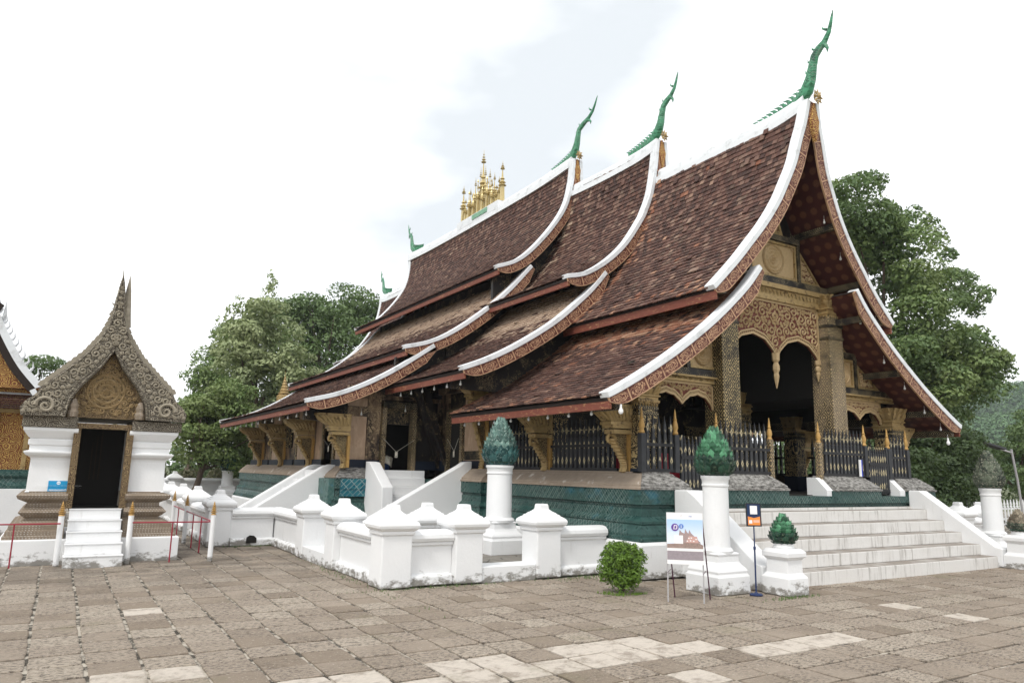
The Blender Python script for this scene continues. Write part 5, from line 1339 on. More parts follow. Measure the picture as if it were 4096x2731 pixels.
def text(body, size, mat, par, org, ux, uz, n, off=.002, nm='lettering', bold=0.):
    cu = bpy.data.curves.new(nm, 'FONT'); cu.body = body; cu.size = size; cu.align_x = 'CENTER'; cu.align_y = 'CENTER'; cu.extrude = .0008; cu.offset = bold
    o = bpy.data.objects.new(nm, cu); COL.objects.link(o); o.parent = par; cu.materials.append(M[mat])
    bpy.context.view_layer.update(); me = bpy.data.meshes.new_from_object(o.evaluated_get(bpy.context.evaluated_depsgraph_get())); bpy.data.objects.remove(o); o = link(nm, me, par)
    p = org+n*off-wloc(par); o.matrix_local = Matrix(((ux.x, uz.x, n.x, p.x), (ux.y, uz.y, n.y, p.y), (ux.z, uz.z, n.z, p.z), (0, 0, 0, 1)))
    return o
text('1954', .022, 'blue_print', pb, bo+dv*.30+uz*.60, dv, uz, nv, .0075)
pl(pb, 'small_crest', 'grey_metal', bo, dv, uz, nv, [(.175, .60), (.20, .61), (.185, .612)], .008)
# sign stand
sp = Vector((8.335, 7.07, 0)); sgp = thing('sign_stand', 'thin black stand with round base beside the small green lotus pedestal', 'sign stand', tuple(sp))
MB().lathe(sp.x, sp.y, [(.088, 0), (.088, .012), (.075, .022), (.025, .028), (.018, .04)], 24).build('foot', M['navy_metal'], sgp, smooth=True)
MB().lathe(sp.x, sp.y, [(.0115, .03), (.0115, .60), (.018, .605), (.018, .64), (.009, .645), (.009, .94)], 12).build('pole', M['navy_metal'], sgp, smooth=True)
sdv = Vector((.86, -.50, 0)).normalized(); snv = Vector((sdv.y, -sdv.x, 0)); so = sp-sdv*.105+up*.915+snv*.012; suz = (up-snv*.05).normalized()
pl(sgp, 'frame', 'black_paint', so, sdv, suz, snv, rect(0, .21, 0, .315), .008, .018)
pl(sgp, 'printed_card', 'navy_print', so, sdv, suz, snv, rect(.014, .196, .014, .301), .010)
pl(sgp, 'orange_field', 'orange_print', so, sdv, suz, snv, [(.020, .018), (.190, .018), (.190, .135), (.105, .115), (.020, .135)], .0115)
pl(sgp, 'white_square', 'white_sheet', so, sdv, suz, snv, rect(.055, .155, .165, .28), .0112)
for b in (.08, .068, .056): pl(sgp, 'text_line', 'white_sheet', so, sdv, suz, snv, rect(.095, .18, b, b+.004), .0125)
pl(sgp, 'white_square', 'white_sheet', so, sdv, suz, snv, rect(.034, .078, .04, .085), .0125)

# ================================================================ CLIPPED BUSH
def leaf_mesh(name, mat, centers, n, size, seed, up_bias=.25, parent=None, flat=.5, kind='stuff'):
    """centers: list of (x,y,z,rx,ry,rz). leaves lie on/near the blob surfaces"""
    rg = np.random.default_rng(seed); C_ = np.array(centers, float); wgt = (C_[:, 3]*C_[:, 4]+C_[:, 3]*C_[:, 5]); wgt = wgt/wgt.sum()
    idx = rg.choice(len(C_), n, p=wgt); d = rg.normal(size=(n, 3)); d /= np.linalg.norm(d, axis=1)[:, None]
    d[:, 2] = np.where(rg.random(n) < .35, np.abs(d[:, 2]), d[:, 2])
    rad = rg.uniform(.55, 1.08, n)**.6; P = C_[idx, :3]+d*C_[idx, 3:6]*rad[:, None]
    nrm = d*.8+rg.normal(size=(n, 3))*.55; nrm[:, 2] += up_bias; nrm /= np.linalg.norm(nrm, axis=1)[:, None]
    t = rg.normal(size=(n, 3)); t -= (t*nrm).sum(1)[:, None]*nrm; t /= np.linalg.norm(t, axis=1)[:, None]; b = np.cross(nrm, t)
    s = size*rg.uniform(.6, 1.4, n)[:, None]
    V = np.empty((n, 4, 3)); V[:, 0] = P-t*s*.5; V[:, 1] = P-b*s*flat*.5+nrm*s*.08; V[:, 2] = P+t*s*.5; V[:, 3] = P+b*s*flat*.5+nrm*s*.08
    off = np.array(wloc(parent)) if parent else np.zeros(3); V = V.reshape(-1, 3)-off
    me = bpy.data.meshes.new(name); me.vertices.add(n*4); me.vertices.foreach_set('co', V.ravel()); me.loops.add(n*4); me.loops.foreach_set('vertex_index', np.arange(n*4)); me.polygons.add(n); me.polygons.foreach_set('loop_start', np.arange(n)*4); me.polygons.foreach_set('loop_total', np.full(n, 4)); me.update(calc_edges=True)
    me.materials.append(M[mat]); o = link(name, me, parent)
    if kind: o['kind'] = kind
    return o
bush = thing('bush', 'round clipped green bush growing in front of the white plinth', 'bush', (6.78, 8.05, 0))
rr = random.Random(2); cs_ = []
for k in range(85):
    a = rr.uniform(0, 6.28); q = .26*rr.random()**.3; zz = rr.uniform(.10, .60); q *= (1-.55*max(0, (zz-.42)/.2)**2)*(1-.35*max(0, (.2-zz)/.1)); s = rr.uniform(.07, .12); cs_.append((6.78+q*math.cos(a), 8.05+q*math.sin(a), zz, s, s, s*.8))
cs_ += [(6.78+.31*math.cos(a), 8.05+.31*math.sin(a), zz, .045, .045, .05) for a, zz in ((-.9, .30), (-.6, .42), (-1.4, .22), (.2, .35), (-2.4, .40), (2.6, .3), (-1.9, .52))]
leaf_mesh('foliage', 'leaf_bright', cs_, 7600, .048, 3, .4, bush, .38)
leaf_mesh('inner_foliage', 'leaf_deep', [(6.78, 8.05, .36, .24, .24, .30)], 2500, .05, 4, .2, bush, .5)
for k in range(7): a = k*.9; MB().tube([(6.78+.02*math.cos(a), 8.05+.02*math.sin(a), 0), (6.78+.12*math.cos(a), 8.05+.12*math.sin(a), .25), (6.78+.2*math.cos(a+.3), 8.05+.2*math.sin(a+.3), .5)], [.012, .009, .004], 5).build('stem', M['bark'], bush)

# ================================================================ CHAPEL
ch = thing('chapel', 'small white chapel with a tall carved stone gable and mosaic base, left of the hall', 'chapel', (.62, 15.2, 0))
cx = .62; cf = 14.02
fp = [(cx-1.30, cf), (cx+1.30, cf), (cx+1.30, 16.6), (cx-1.30, 16.6)]
moulded(fp, [(0, -.03), (0, .36), (-.015, .375)]).build('base_course', M['white'], ch, bevel=.012)
base_prof = [(-.055, .372), (-.055, .42), (-.085, .43), (-.085, .50), (-.12, .51), (-.12, .585), (-.17, .60), (-.30, .655), (-.33, .665), (-.33, .69), (-.29, .71), (-.22, .775), (-.22, .785), (-.29, .86), (-.33, .875), (-.33, .93), (-.27, .96), (-.19, 1.0), (-.17, 1.05), (-.20, 1.075), (-.33, 1.09), (-.33, 1.115)]
MB().rings([[(cx-1.30-d, cf-d, z), (.20, cf-d, z), (.20, 16.6+d, z), (cx-1.30-d, 16.6+d, z)] for d, z in base_prof]).build('mosaic_base', M['mirror_stone'], ch); MB().rings([[(1.04, cf-d, z), (cx+1.30+d, cf-d, z), (cx+1.30+d, 16.6+d, z), (1.04, 16.6+d, z)] for d, z in base_prof]).build('mosaic_base', M['mirror_stone'], ch)
# walls either side of the doorway
wy = cf+.40
def cham(x0, x1, name):
    pr = [(0.02, 1.10), (0, 1.12), (-.01, 1.62), (.0, 1.66), (.07, 1.70), (.10, 1.735), (.10, 1.76), (.03, 1.775), (.03, 1.85), (.055, 1.87), (.055, 1.95), (.03, 1.965), (.06, 1.99), (.12, 2.07), (.14, 2.10), (.14, 2.15)]
    outer = x0 if name == 'l' else x1; rs = []
    for d, z in pr:
        a = x0-d if name == 'l' else x0; b = x1+d if name == 'r' else x1
        rs.append([(a, wy-d, z), (b, wy-d, z), (b, 16.2+d, z), (a, 16.2+d, z)])
    MB().rings(rs).build('wall', M['white'], ch, bevel=.006)
cham(cx-1.02, .235, 'l'); cham(1.005, cx+1.02, 'r')
BX(.235, 1.005, wy+1.0, wy+1.05, .8, 2.2).build('inner_wall', M['interior'], ch); BX(.235, 1.005, wy-.05, wy+1.0, .80, .835).build('floor', M['interior'], ch)
for x0, x1 in ((.17, .275), (.965, 1.07)): BX(x0, x1, wy-.125, wy+.05, .84, 2.16).build('door_frame', M['carved_gilt_stone'], ch)
BX(.20, 1.04, wy-.13, wy+.05, 2.16, 2.25).build('lintel', M['carved_gilt_stone'], ch)
for x, y in ((.50, 15.2), (.57, 15.25), (.64, 15.3)): MB().sq(x, y, [(.010, 1.3), (.010, 1.8+.12*(x-.5)/.07), (.004, 1.95+.12*(x-.5)/.07)]).build('gilded_staff', M['shaded_gilt'], ch)  # gilding coloured near-black, painting in the dimness behind the door
BX(cx-1.19, .21, wy-.17, 16.3, 2.153, 2.34).build('carved_architrave', M['carved_stone'], ch, bevel=.01); BX(1.03, cx+1.20, wy-.17, 16.3, 2.153, 2.32).build('carved_architrave', M['carved_stone'], ch, bevel=.01)
outL = [(-1.22, 2.33), (-1.27, 2.42), (-1.15, 2.60), (-1.06, 2.66), (-1.00, 2.80), (-.72, 3.08), (-.42, 3.40), (-.20, 3.74), (-.10, 4.02), (-.06, 4.25), (-.055, 4.5), (-.03, 4.62), (.0, 4.86)]
inL = [(-.60, 2.34), (-.56, 2.60), (-.42, 2.86), (-.16, 3.20), (.0, 3.49)]
def sm(P): return [(a, b) for a, b in P]
L_ = [(cx+a, b) for a, b in outL]; Rr = [(2*cx-a, b) for a, b in reversed(L_[:-1])]
inn = [(cx+a, b) for a, b in inL]; innR = [(2*cx-a, b) for a, b in reversed(inn[:-1])]
poly = L_+Rr+[(innR[-1][0], 2.33)]+list(reversed(innR))+list(reversed(inn))
# gable board as quads between outer and inner outlines
def resamp(P, n):
    Lg = arclen(P); return [at(P, Lg, Lg[-1]*k/(n-1))[:2] for k in range(n)]
oA = resamp(L_+Rr, 41); iA = resamp(inn+innR, 41); m = MB(); n = 41; y0, y1 = wy-.30, wy-.10
vs = [(x, y0, z) for x, z in oA]+[(x, y0, z) for x, z in iA]+[(x, y1+.05, z) for x, z in oA]+[(x, y1, z) for x, z in iA]; fs = []
for i in range(n-1): fs += [(i, i+1, n+i+1, n+i), (i, 2*n+i, 2*n+i+1, i+1), (n+i, n+i+1, 3*n+i+1, 3*n+i), (2*n+i, 3*n+i, 3*n+i+1, 2*n+i+1)]
fs += [(0, n, 3*n, 2*n), (n-1, 2*n-1+0, 4*n-1, 3*n-1)]
m.add(vs, fs); gb = m.build('gable_arch', M['carved_stone'], ch)
for off, rad in ((.03, .016), (.09, .010)):
    P = [(cx+(a-cx)*(1+off*1.0)+0, y0-.008, b+off*.9) for a, b in iA]; MB().tube(P, rad, 4).build('arch_border', M['carved_stone'], gb)
MB().tube([(cx+(a-cx)*.97, y0-.01, b-.02) for a, b in oA[2:-2]], .018, 4).build('outer_border', M['carved_stone'], gb)
scrolls([q for q in oA]+list(reversed([(cx+(a-cx)*1.12, b+.09) for a, b in iA])), y0-.012, 230, .032, .075, 8, .9, cx).build('carved_tendrils', M['carved_relief'] if 'carved_relief' in M else M['stone_relief'] if 'stone_relief' in M else simple('stone_relief', (.30, .265, .205), .85, 0, 12, .5), gb, kind='stuff')
MB().prism([(a, b) for a, b in inn+innR], wy-.10, wy-.06, 'y').build('tympanum', M['carved_gilt_stone'], ch)
simple('gilt_relief', (.30, .215, .11), .7, .1, 12, .5)
ty = MB()
for k, (ra, rb) in enumerate(((0, .05), (.08, .14), (.17, .23), (.26, .31))):
    nn = 24; vs = []
    for j in range(nn):
        a = 2*math.pi*j/nn; c, s = math.cos(a), math.sin(a); pr = .025+.012*(j % 2)
        vs += [(cx-.05+ra*c, wy-.102, 2.80+ra*s), (cx-.05+(ra+rb)/2*c, wy-.10-pr, 2.80+(ra+rb)/2*s), (cx-.05+rb*c, wy-.102, 2.80+rb*s)]
    fs = []
    for j in range(nn): q = (j+1) % nn; fs += [(3*j, 3*q, 3*q+1, 3*j+1), (3*j+1, 3*q+1, 3*q+2, 3*j+2)]
    ty.add(vs, fs)
ty.build('carved_wheel', M['gilt_relief'], ch)
ip2 = [(cx+(a-cx)*.9, b-.02 if b > 2.5 else b+.04) for a, b in inn+innR]
scrolls(ip2, wy-.108, 70, .03, .06, 9, .9, cx).build('carved_tendrils', M['gilt_relief'], ch, kind='stuff')
for k, sx in enumerate((-1, 1)):
    # big corner volutes
    P = []; 
    for j in range(22):
        a = j*.42; q = .15*(1-j/24); P.append((cx+sx*(.90+q*math.cos(a)), y0-.03, 2.50+q*math.sin(a)))
    MB().tube(P, [.030-.0006*j for j in range(22)], 6).build('volute', M['stone_relief'], gb, smooth=True)
    MB().lathe(0, 0, [(.03, -.02), (.02, .03), (0.001, .05)], 8).build('volute_eye', M['stone_relief'], gb).matrix_local = Matrix.Translation(Vector((cx+sx*.90, y0-.05, 2.50))-wloc(gb)) @ Matrix.Rotation(math.pi/2, 4, 'X')
    # guardian figure heads at the foot of the arch
    MB().rings([[(cx+sx*.50+r*math.cos(t*math.pi/3), wy-.22+r*.8*math.sin(t*math.pi/3), z) for t in range(6)] for r, z in ((.07, 2.34), (.085, 2.42), (.06, 2.47), (.075, 2.53), (.05, 2.59), (.03, 2.64))]).build('guardian_figure', M['mirror_stone'], ch)
# flame crockets along the slopes
ck = MB().prism([(-.045, 0), (.045, 0), (.05, .05), (.025, .075), (.045, .10), (.015, .14), (.03, .22), (-.03, .12), (-.02, .09), (-.05, .05)], -.022, .022, 'y').mesh('flame_crocket', M['stone_relief'])
Lp = resamp(L_, 60)
for s in (-1, 1):
    for k in range(12, 46, 2):
        a = Lp[k]; b = Lp[k+1]; ang = math.atan2(b[1]-a[1], b[0]-a[0])
        o = link('flame_crocket', ck, gb, Vector((cx+s*(a[0]-cx), y0+.10, a[1]-.02))-wloc(gb), (0, s*.55, 0), (s*1.7, 1, 1.5))
# finials
MB().lathe(cx, y0+.12, [(.06, 4.25), (.075, 4.30), (.05, 4.34), (.06, 4.38), (.035, 4.44), (.045, 4.47), (.022, 4.56), (.028, 4.60), (.014, 4.70), (.004, 5.02)], 8).build('finial', M['stone_relief'], ch)
MB().lathe(cx+.115, y0+.16, [(.10, 3.95), (.075, 4.2), (.055, 4.45), (.04, 4.62), (.004, 4.88)], 8).build('finial', M['stone_relief'], ch)
# roof body behind the gable
oB = [(x, z-.04) for x, z in oA[3:-3]]
MB().prism([(cx+(x-cx)*.95, z) for x, z in oB]+[(oB[-1][0], 2.34), (oB[0][0], 2.34)], wy-.08, 16.2, 'y').build('roof', M['carved_stone'], ch)
# steps, posts, rails
css = thing('chapel_steps', 'five plain white steps up to the dark chapel doorway', 'steps', (cx, 13.7, 0))
for k, y in enumerate((13.32, 13.49, 13.66, 13.83, 13.96)): BX(.225+.005*k, 1.03-.012*k, y, 14.0 if k < 4 else 14.3, .17*k-.02 if k == 0 else .17*k+.001, .17*(k+1)-.012).build('step', M['white'], css, bevel=.008); 
for k, y in enumerate((13.32, 13.49, 13.66, 13.83, 13.96)): BX(.215+.005*k, 1.04-.012*k, y-.012, 14.0, .17*(k+1)-.012, .17*(k+1)).build('tread', M['white'], css)
def tall_post(label, x, y, h=.76):
    t = thing('railing_post', label, 'post', (x, y, 0), 'white posts with gilded ringed tips')
    MB().lathe(x, y, [(.042, 0), (.042, h)], 16).build('shaft', M['white'], t, smooth=True)
    pr = [(.048, h)]
    for k in range(5): z = h+.03+.028*k; w_ = .050-.006*k; pr += [(w_*.50, z), (w_, z+.008), (w_, z+.017), (w_*.50, z+.024)]
    pr += [(.014, h+.185), (.003, h+.225)]
    MB().lathe(x, y, pr, 12).build('gilded_tip', M['amber_gold'], t)
tall_post('white post with ringed gold tip at the left foot of the chapel steps', .14, 13.70); tall_post('white post with ringed gold tip at the right foot of the chapel steps', 1.115, 13.62)
tall_post('white post with ringed gold tip standing nearest, at the corner of the red rail', 2.36, 13.50); tall_post('white post with ringed gold tip halfway along the receding red rail', 2.37, 16.62)
tall_post('white post at the far end of the receding red rail by the far wall', 2.40, 18.8)
def railing(label, pts, legs, z=.645):
    t = thing('railing', label, 'railing', (pts[0][0], pts[0][1], 0)); 
    for a, b in zip(pts[:-1], pts[1:]): MB().tube([(a[0], a[1], a[2] if len(a) > 2 else z), (b[0], b[1], b[2] if len(b) > 2 else z)], .0125, 6).build('rail', M['red_metal'], t)
    for x, y in legs: MB().tube([(x, y, 0), (x, y, z)], .012, 6).build('leg', M['red_metal'], t)
railing('thin dark red rail running off to the left of the chapel steps', [(.14, 13.62), (-4.2, 13.62)], [(-.46, 13.62), (-1.6, 13.62), (-2.8, 13.62)])
railing('thin dark red rail between the chapel steps and the corner post', [(1.115, 13.6), (2.36, 13.5)], [(1.74, 13.56)])
railing('dark red rail receding beside the boundary wall', [(2.36, 13.55), (2.37, 16.6), (2.40, 18.8)], [(2.38, 14.79), (2.37, 15.66), (2.39, 17.9)])
# blue shoe-removal sign
sg = thing('sign', 'small blue sign with white lettering fixed on the white chapel wall', 'sign', (.05, wy-.04, 1.2)); bx_ = -.105; so = Vector((bx_, wy-.035, 1.10)); ux = Vector((1, 0, 0)); n_ = Vector((0, -1, 0))
pl(sg, 'board', 'white_sheet', so, ux, up, n_, rect(0, .30, 0, .19), .004, .03)
pl(sg, 'blue_field', 'blue_paint', so, ux, up, n_, rect(.005, .295, .005, .185), .007)
pl(sg, 'white_disc', 'white_sheet', so, ux, up, n_, disc(.15, .150, .028), .009)
pl(sg, 'shoe_mark', 'blue_paint', so, ux, up, n_, [(.132, .145), (.150, .145), (.150, .152), (.141, .153), (.133, .158)], .0105)
pl(sg, 'shoe_mark', 'blue_paint', so, ux, up, n_, [(.152, .145), (.170, .145), (.169, .151), (.160, .156), (.153, .153)], .0105)
text('\u0e81\u0eb0\u0ea5\u0eb8\u0e99\u0eb2\u0e9b\u0ebb\u0e94\u0ec0\u0e81\u0eb5\u0e9a', .045, 'white_sheet', sg, so+ux*.15+up*.085, ux, up, n_, .008, bold=.001)
text('\u0e01\u0e23\u0e38\u0e13\u0e32\u0e16\u0e2d\u0e14\u0e23\u0e2d\u0e07\u0e40\u0e17\u0e49\u0e32', .036, 'white_sheet', sg, so+ux*.15+up*.035, ux, up, n_, .008, bold=.001)

# ================================================================ GILDED HALL, FAR LEFT
lb = thing('gilded_hall', 'gilded hall with white bargeboards, cut off at the left edge behind the chapel', 'temple', (-2.2, 21, 0)); lx = -2.25
BX(-6, -.42, 19.7, 26, -.02, .98).build('base_course', M['white'], lb, bevel=.01)
moulded([(-6, 19.85), (-.50, 19.85), (-.50, 26), (-6, 26)], [(.06, .985), (.06, 1.05), (.0, 1.12), (-.02, 1.2), (.03, 1.26), (.03, 1.34), (.0, 1.36), (.0, 1.40)]).build('plinth', M['teal_mosaic'], lb)
BX(-6, -.56, 20.0, 26, 1.40, 3.35).build('wall', M['carved_gold'], lb)
for x in (-1.32, -.72): BX(x, x+.09, 19.93, 20.0, 1.40, 2.70).build('gilded_pilaster', M['gold'], lb)
BX(-1.62, -1.36, 19.96, 20.0, 1.45, 2.55).build('window_shutter', M['fascia_plain'], lb)
BX(-6, -.45, 19.86, 20.05, 2.66, 2.74).build('moulding', M['gold'], lb); BX(-6, -.50, 19.9, 20.05, 3.12, 3.34).build('frieze', M['carved_gold'], lb)
g = MB()
for k in range(7):
    z = 2.74+.05*k; y = 19.45+.07*k; g.box(-6, -.40-.03*k, y, y+.12, z, z+.022)
g.build('lower_roof', M['tile'], lb)
BX(-6, -.55, 19.96, 20.1, 3.08, 3.14).build('roof_trim', M['verge'], lb)
MB().prism([(-.40, 2.68), (-.34, 2.72), (-.62, 3.2), (-.72, 3.14)], 19.4, 26, 'y').build('side_trim', M['verge'], lb)
vp = spl([(-1.62, 5.15), (-1.42, 4.72), (-1.18, 4.25), (-.86, 3.72), (-.48, 3.27)], 4)
for s in (1, -1):
    q = [(x, z) for x, z in vp]; w2 = [(x-.14, z-.06) for x, z in vp]
    pts = q+list(reversed(w2))
    if s < 0: pts = [(-3.3-a, b) for a, b in pts]
    MB().prism(pts, 19.45, 19.62, 'y').build('bargeboard', M['verge'], lb)
    q3 = [(x-.14, z-.06) for x, z in vp]; w3 = [(x-.27, z-.14) for x, z in vp]; pts = q3+list(reversed(w3))
    if s < 0: pts = [(-3.3-a, b) for a, b in pts]
    MB().prism(pts, 19.47, 19.56, 'y').build('inner_board', M['tile_under'], lb)
    for k in range(2, len(vp)-1, 1):
        x, z = vp[k]; x = x if s > 0 else -3.3-x
        MB().tube([(x, 19.52, z), (x+s*.05, 19.52, z+.08), (x+s*.03, 19.52, z+.20)], [.035, .022, .004], 4).build('flame_crocket', M['verge'], lb)
MB().prism([(-3.3-vp[-1][0], 3.2), (vp[-1][0], 3.2)]+[(x-.05, z-.04) for x, z in reversed(vp)]+[(-3.3-x+.05, z-.04) for x, z in vp], 19.7, 26, 'y').build('gable', M['carved_gold'], lb)
MB().lathe(-1.62, 19.6, [(.07, 5.05), (.05, 5.25), (.03, 5.4), (.004, 5.75)], 8).build('finial', M['stone_relief'], lb); MB().lathe(-1.38, 19.6, [(.05, 4.65), (.035, 4.85), (.003, 5.2)], 8).build('finial', M['verge'], lb)

# ================================================================ BULBS, TAGS, SMALL THINGS
def bulb_mesh(s=.8):
    m = MB(); m.lathe(0, 0, [(.012*s, .0), (.014*s, -.005), (.014*s, -.04*s)], 8); m.lathe(0, 0, [(.013*s, -.038*s), (.020*s, -.055*s), (.030*s, -.075*s), (.030*s, -.095*s), (.018*s, -.115*s), (.003, -.12*s)], 10); m.box(-.002, .002, -.002, .002, 0, .08); return m
bm_ = bulb_mesh().mesh('light_bulb', M['bulb_glass'], smooth=True); big_b = bulb_mesh(1.3).mesh('light_bulb', M['white_sheet'], smooth=True)
def bulbs(pts, label, group, me=bm_):
    for p in pts: tag(link('light_bulb', me, None, p), label, 'light bulb', group)
bulbs([(7.22, 9.3+.62*k, 2.60) for k in range(8)], 'clear bulb hanging in the string below the front side eave of the porch', 'bulbs below the porch side eave')
bulbs([(6.86, 13.2+.62*k, 3.40) for k in range(6)], 'clear bulb hanging below the middle eave above the corner stairs', 'bulbs below the middle eave')
bulbs([(4.78, 16.9+.80*k, 2.86) for k in range(13)], 'tiny clear bulb hanging below the long low eave at the left', 'bulbs below the aisle eave')
bulbs([(CX+h, 8.86, z) for h, z in ((.72, 6.85), (1.2, 6.15), (1.75, 5.50), (2.3, 4.95), (1.75, 4.86), (2.5, 4.1), (3.2, 3.6), (3.9, 3.12), (4.5, 2.78))], 'clear bulb fixed under the right hand slope of the porch gable', 'bulbs under the right gable slope')
bulbs([(6.15, 17.0, 2.95), (7.3, 17.0, 3.1)], 'clear bulb hanging before the dark aisle doorway', 'bulbs at the aisle doorway')
bulbs([(16.70, 8.72, 2.52)], 'white bulb hanging alone below the lowest right corner of the roof', None, big_b)
bulbs([(7.36, 8.74, 2.66)], 'larger white bulb hanging alone below the near left corner of the porch roof', None, big_b)
# small dim grey round body in the porch
tag(MB().lathe(15.05, 11.0, [(.02, 3.76), (.07, 3.74), (.11, 3.68), (.12, 3.62), (.09, 3.55), (.02, 3.52)], 20).build('round_form', simple('dull_grey', (.16, .15, .15), .4), None, smooth=True), 'dim grey round shape in the dark of the porch opening', 'lamp')
def door_tag(label, a, b, low, facing):
    a, b, low = Vector(a), Vector(b), Vector(low); t = thing('door_sign', label, 'sign', tuple(low))
    MB().tube([a, low+Vector((0, 0, .0))], .004, 4).build('cord', M['cream'], t); MB().tube([b, low], .004, 4).build('cord', M['cream'], t)
    u = (b-a); u.z = 0; u.normalize(); n = Vector(facing)
    pl(t, 'card', 'cream', low-u*.035-up*.14, u, up, n, rect(0, .07, 0, .14), .012, .006); pl(t, 'print_line', 'navy_print', low-u*.035-up*.14, u, up, n, rect(.012, .058, .03, .038), .0135); pl(t, 'print_line', 'navy_print', low-u*.035-up*.14, u, up, n, rect(.015, .055, .018, .024), .0135)
door_tag('white card hanging on a cord across the dark aisle doorway', (6.82, 17.15, 2.32), (7.64, 17.15, 2.32), (7.16, 17.13, 2.01), (0, -1, 0))
door_tag('white card hanging on a cord in the nave side door, behind the teal lotus column', (8.24, 16.48, 2.36), (8.24, 15.86, 2.36), (8.23, 16.06, 2.05), (-1, 0, 0))
door_tag('small white card on a cord in the aisle side door above the narrow stairs', (5.85, 18.9, 2.3), (5.85, 18.2, 2.3), (5.84, 18.4, 2.13), (-1, 0, 0))
bk = thing('draped_bin', 'dark blue bin half covered by a crumpled white cloth inside the aisle doorway', 'bin', (7.05, 17.6, 1.5))
MB().lathe(7.0, 17.62, [(.17, 1.5), (.20, 1.72), (.21, 1.80)], 20).build('bin', M['bin_blue'], bk, smooth=True)
m = MB(); rr = random.Random(4)
m.rings([[(7.0+q*(1+.18*math.sin(3*a+k)+rr.uniform(-.05, .05))*math.cos(a), 17.62+q*.9*(1+.12*math.sin(4*a))*math.sin(a), z+.03*math.sin(5*a+k)-(.10 if (k == 0 and math.cos(a) > .3) else 0)) for a in [2*math.pi*j/18 for j in range(18)]] for k, (q, z) in enumerate(((.26, 1.74), (.235, 1.83), (.20, 1.87), (.09, 1.90)))])
m.build('cloth', M['cream'], bk, smooth=True)
ns = thing('notice', 'small white and red notice on the picket fence beside the wide porch opening', 'sign', (11.5, 9.4, 1.9)); so = Vector((11.52, 9.42, 1.88))
pl(ns, 'board', 'white_sheet', so, ux, up, n_, rect(0, .17, 0, .24), .004, .01); pl(ns, 'red_field', 'red_print', so, ux, up, n_, rect(.005, .165, .005, .14), .006)
for k in range(3): pl(ns, 'text_line', 'white_sheet', so, ux, up, n_, rect(.02, .15, .03+.035*k, .038+.035*k), .0075)
pl(ns, 'text_line', 'navy_print', so, ux, up, n_, rect(.03, .14, .17, .195), .006)
rc = thing('draped_table', 'low table under a dark red cloth inside the porch behind the pickets', 'table', (9.2, 10.2, 1.26))
BX(8.75, 9.9, 10.0, 10.6, 1.264, 1.98).build('cloth', M['red_cloth'], rc, bevel=.02)
bl = thing('cloth_bundle', 'bright blue cloth hanging inside the porch behind the corner pickets', 'cloth', (8.6, 9.95, 1.3))
MB().rings([[(8.62+dx*w_, 9.93+dy*.03, z) for dx, dy in ((-1, 0), (0, -1), (1, 0), (0, 1))] for w_, z in ((.03, 1.30), (.05, 1.45), (.08, 1.60), (.07, 1.72), (.04, 1.86), (.035, 1.96))]).build('cloth', M['blue_cloth'], bl)
cp = thing('leaning_board', 'narrow white and blue board standing by the pickets right of the opening', 'board', (14.1, 9.15, 1.63))
BX(14.03, 14.09, 9.13, 9.15, 1.64, 1.98).build('white_side', M['white_sheet'], cp); BX(14.09, 14.13, 9.132, 9.15, 1.64, 1.98).build('blue_side', simple('royal_blue', (.02, .05, .45), .5), cp)
# gilded stupa tip behind the hall
sx, sy = 10.9, 50
stp = thing('stupa', 'gilded ringed stupa tip rising behind the lowest left corner of the hall roof', 'stupa', (8.0, 36, 0))
MB().lathe(7.9, 31.5, [(.5, 1.0), (.45, 3.2), (.34, 3.9), (.30, 4.3), (.30, 4.55), (.22, 4.6), (.26, 4.66), (.17, 4.72), (.20, 4.80), (.13, 4.86), (.155, 4.93), (.10, 4.99), (.12, 5.06), (.07, 5.12), (.085, 5.18), (.045, 5.24), (.05, 5.3), (.02, 5.36), (.004, 5.62)], 14).build('ringed_spire', M['gold'], stp)
stp.location = stp.location
# lamp post at the right edge
lp = thing('street_lamp', 'slim grey lamp post with a flat dark lamp head at the right edge', 'street lamp', (29.4, 13, 0))
MB().tube([(29.5, 13, 0), (29.3, 13, 1.6), (29.05, 13, 2.74)], .04, 8).build('pole', M['grey_metal'], lp)
MB().tube([(29.1, 13, 2.62), (28.3, 13, 2.72)], .03, 6).build('arm', M['grey_metal'], lp)
MB().add([(28.4, 12.85, 2.70), (26.9, 12.85, 2.90), (26.9, 13.15, 2.90), (28.4, 13.15, 2.70), (28.4, 12.85, 2.78), (26.9, 12.85, 2.95), (26.9, 13.15, 2.95), (28.4, 13.15, 2.78)], [(3, 2, 1, 0), (4, 5, 6, 7), (0, 1, 5, 4), (1, 2, 6, 5), (2, 3, 7, 6), (3, 0, 4, 7)]).build('lamp_head', M['black_paint'], lp)
# white picket fence at the right
wf = thing('white_fence', 'white spear-tipped picket fence along the right side of the grounds behind the stairs', 'fence', (30, 14, 0))
wp = MB().rings([[(-w_, -.015, z), (w_, -.015, z), (w_, .015, z), (-w_, .015, z)] for w_, z in ((.035, .05), (.035, .72), (.075, .76), (.03, .80), (.055, .84), (.012, .98), (.003, 1.02))]).mesh('picket', M['white'])
for k in range(44): link('picket', wp, wf, Vector((25.8+.24*k, 14, -.08))-wloc(wf))
for z in (.22, .60): BX(25.5, 37, 14.02, 14.06, z-.035, z+.035).build('rail', M['white'], wf)
BX(25.5, 37, 13.98, 14.1, -.05, .06).build('kerb', M['white'], wf)

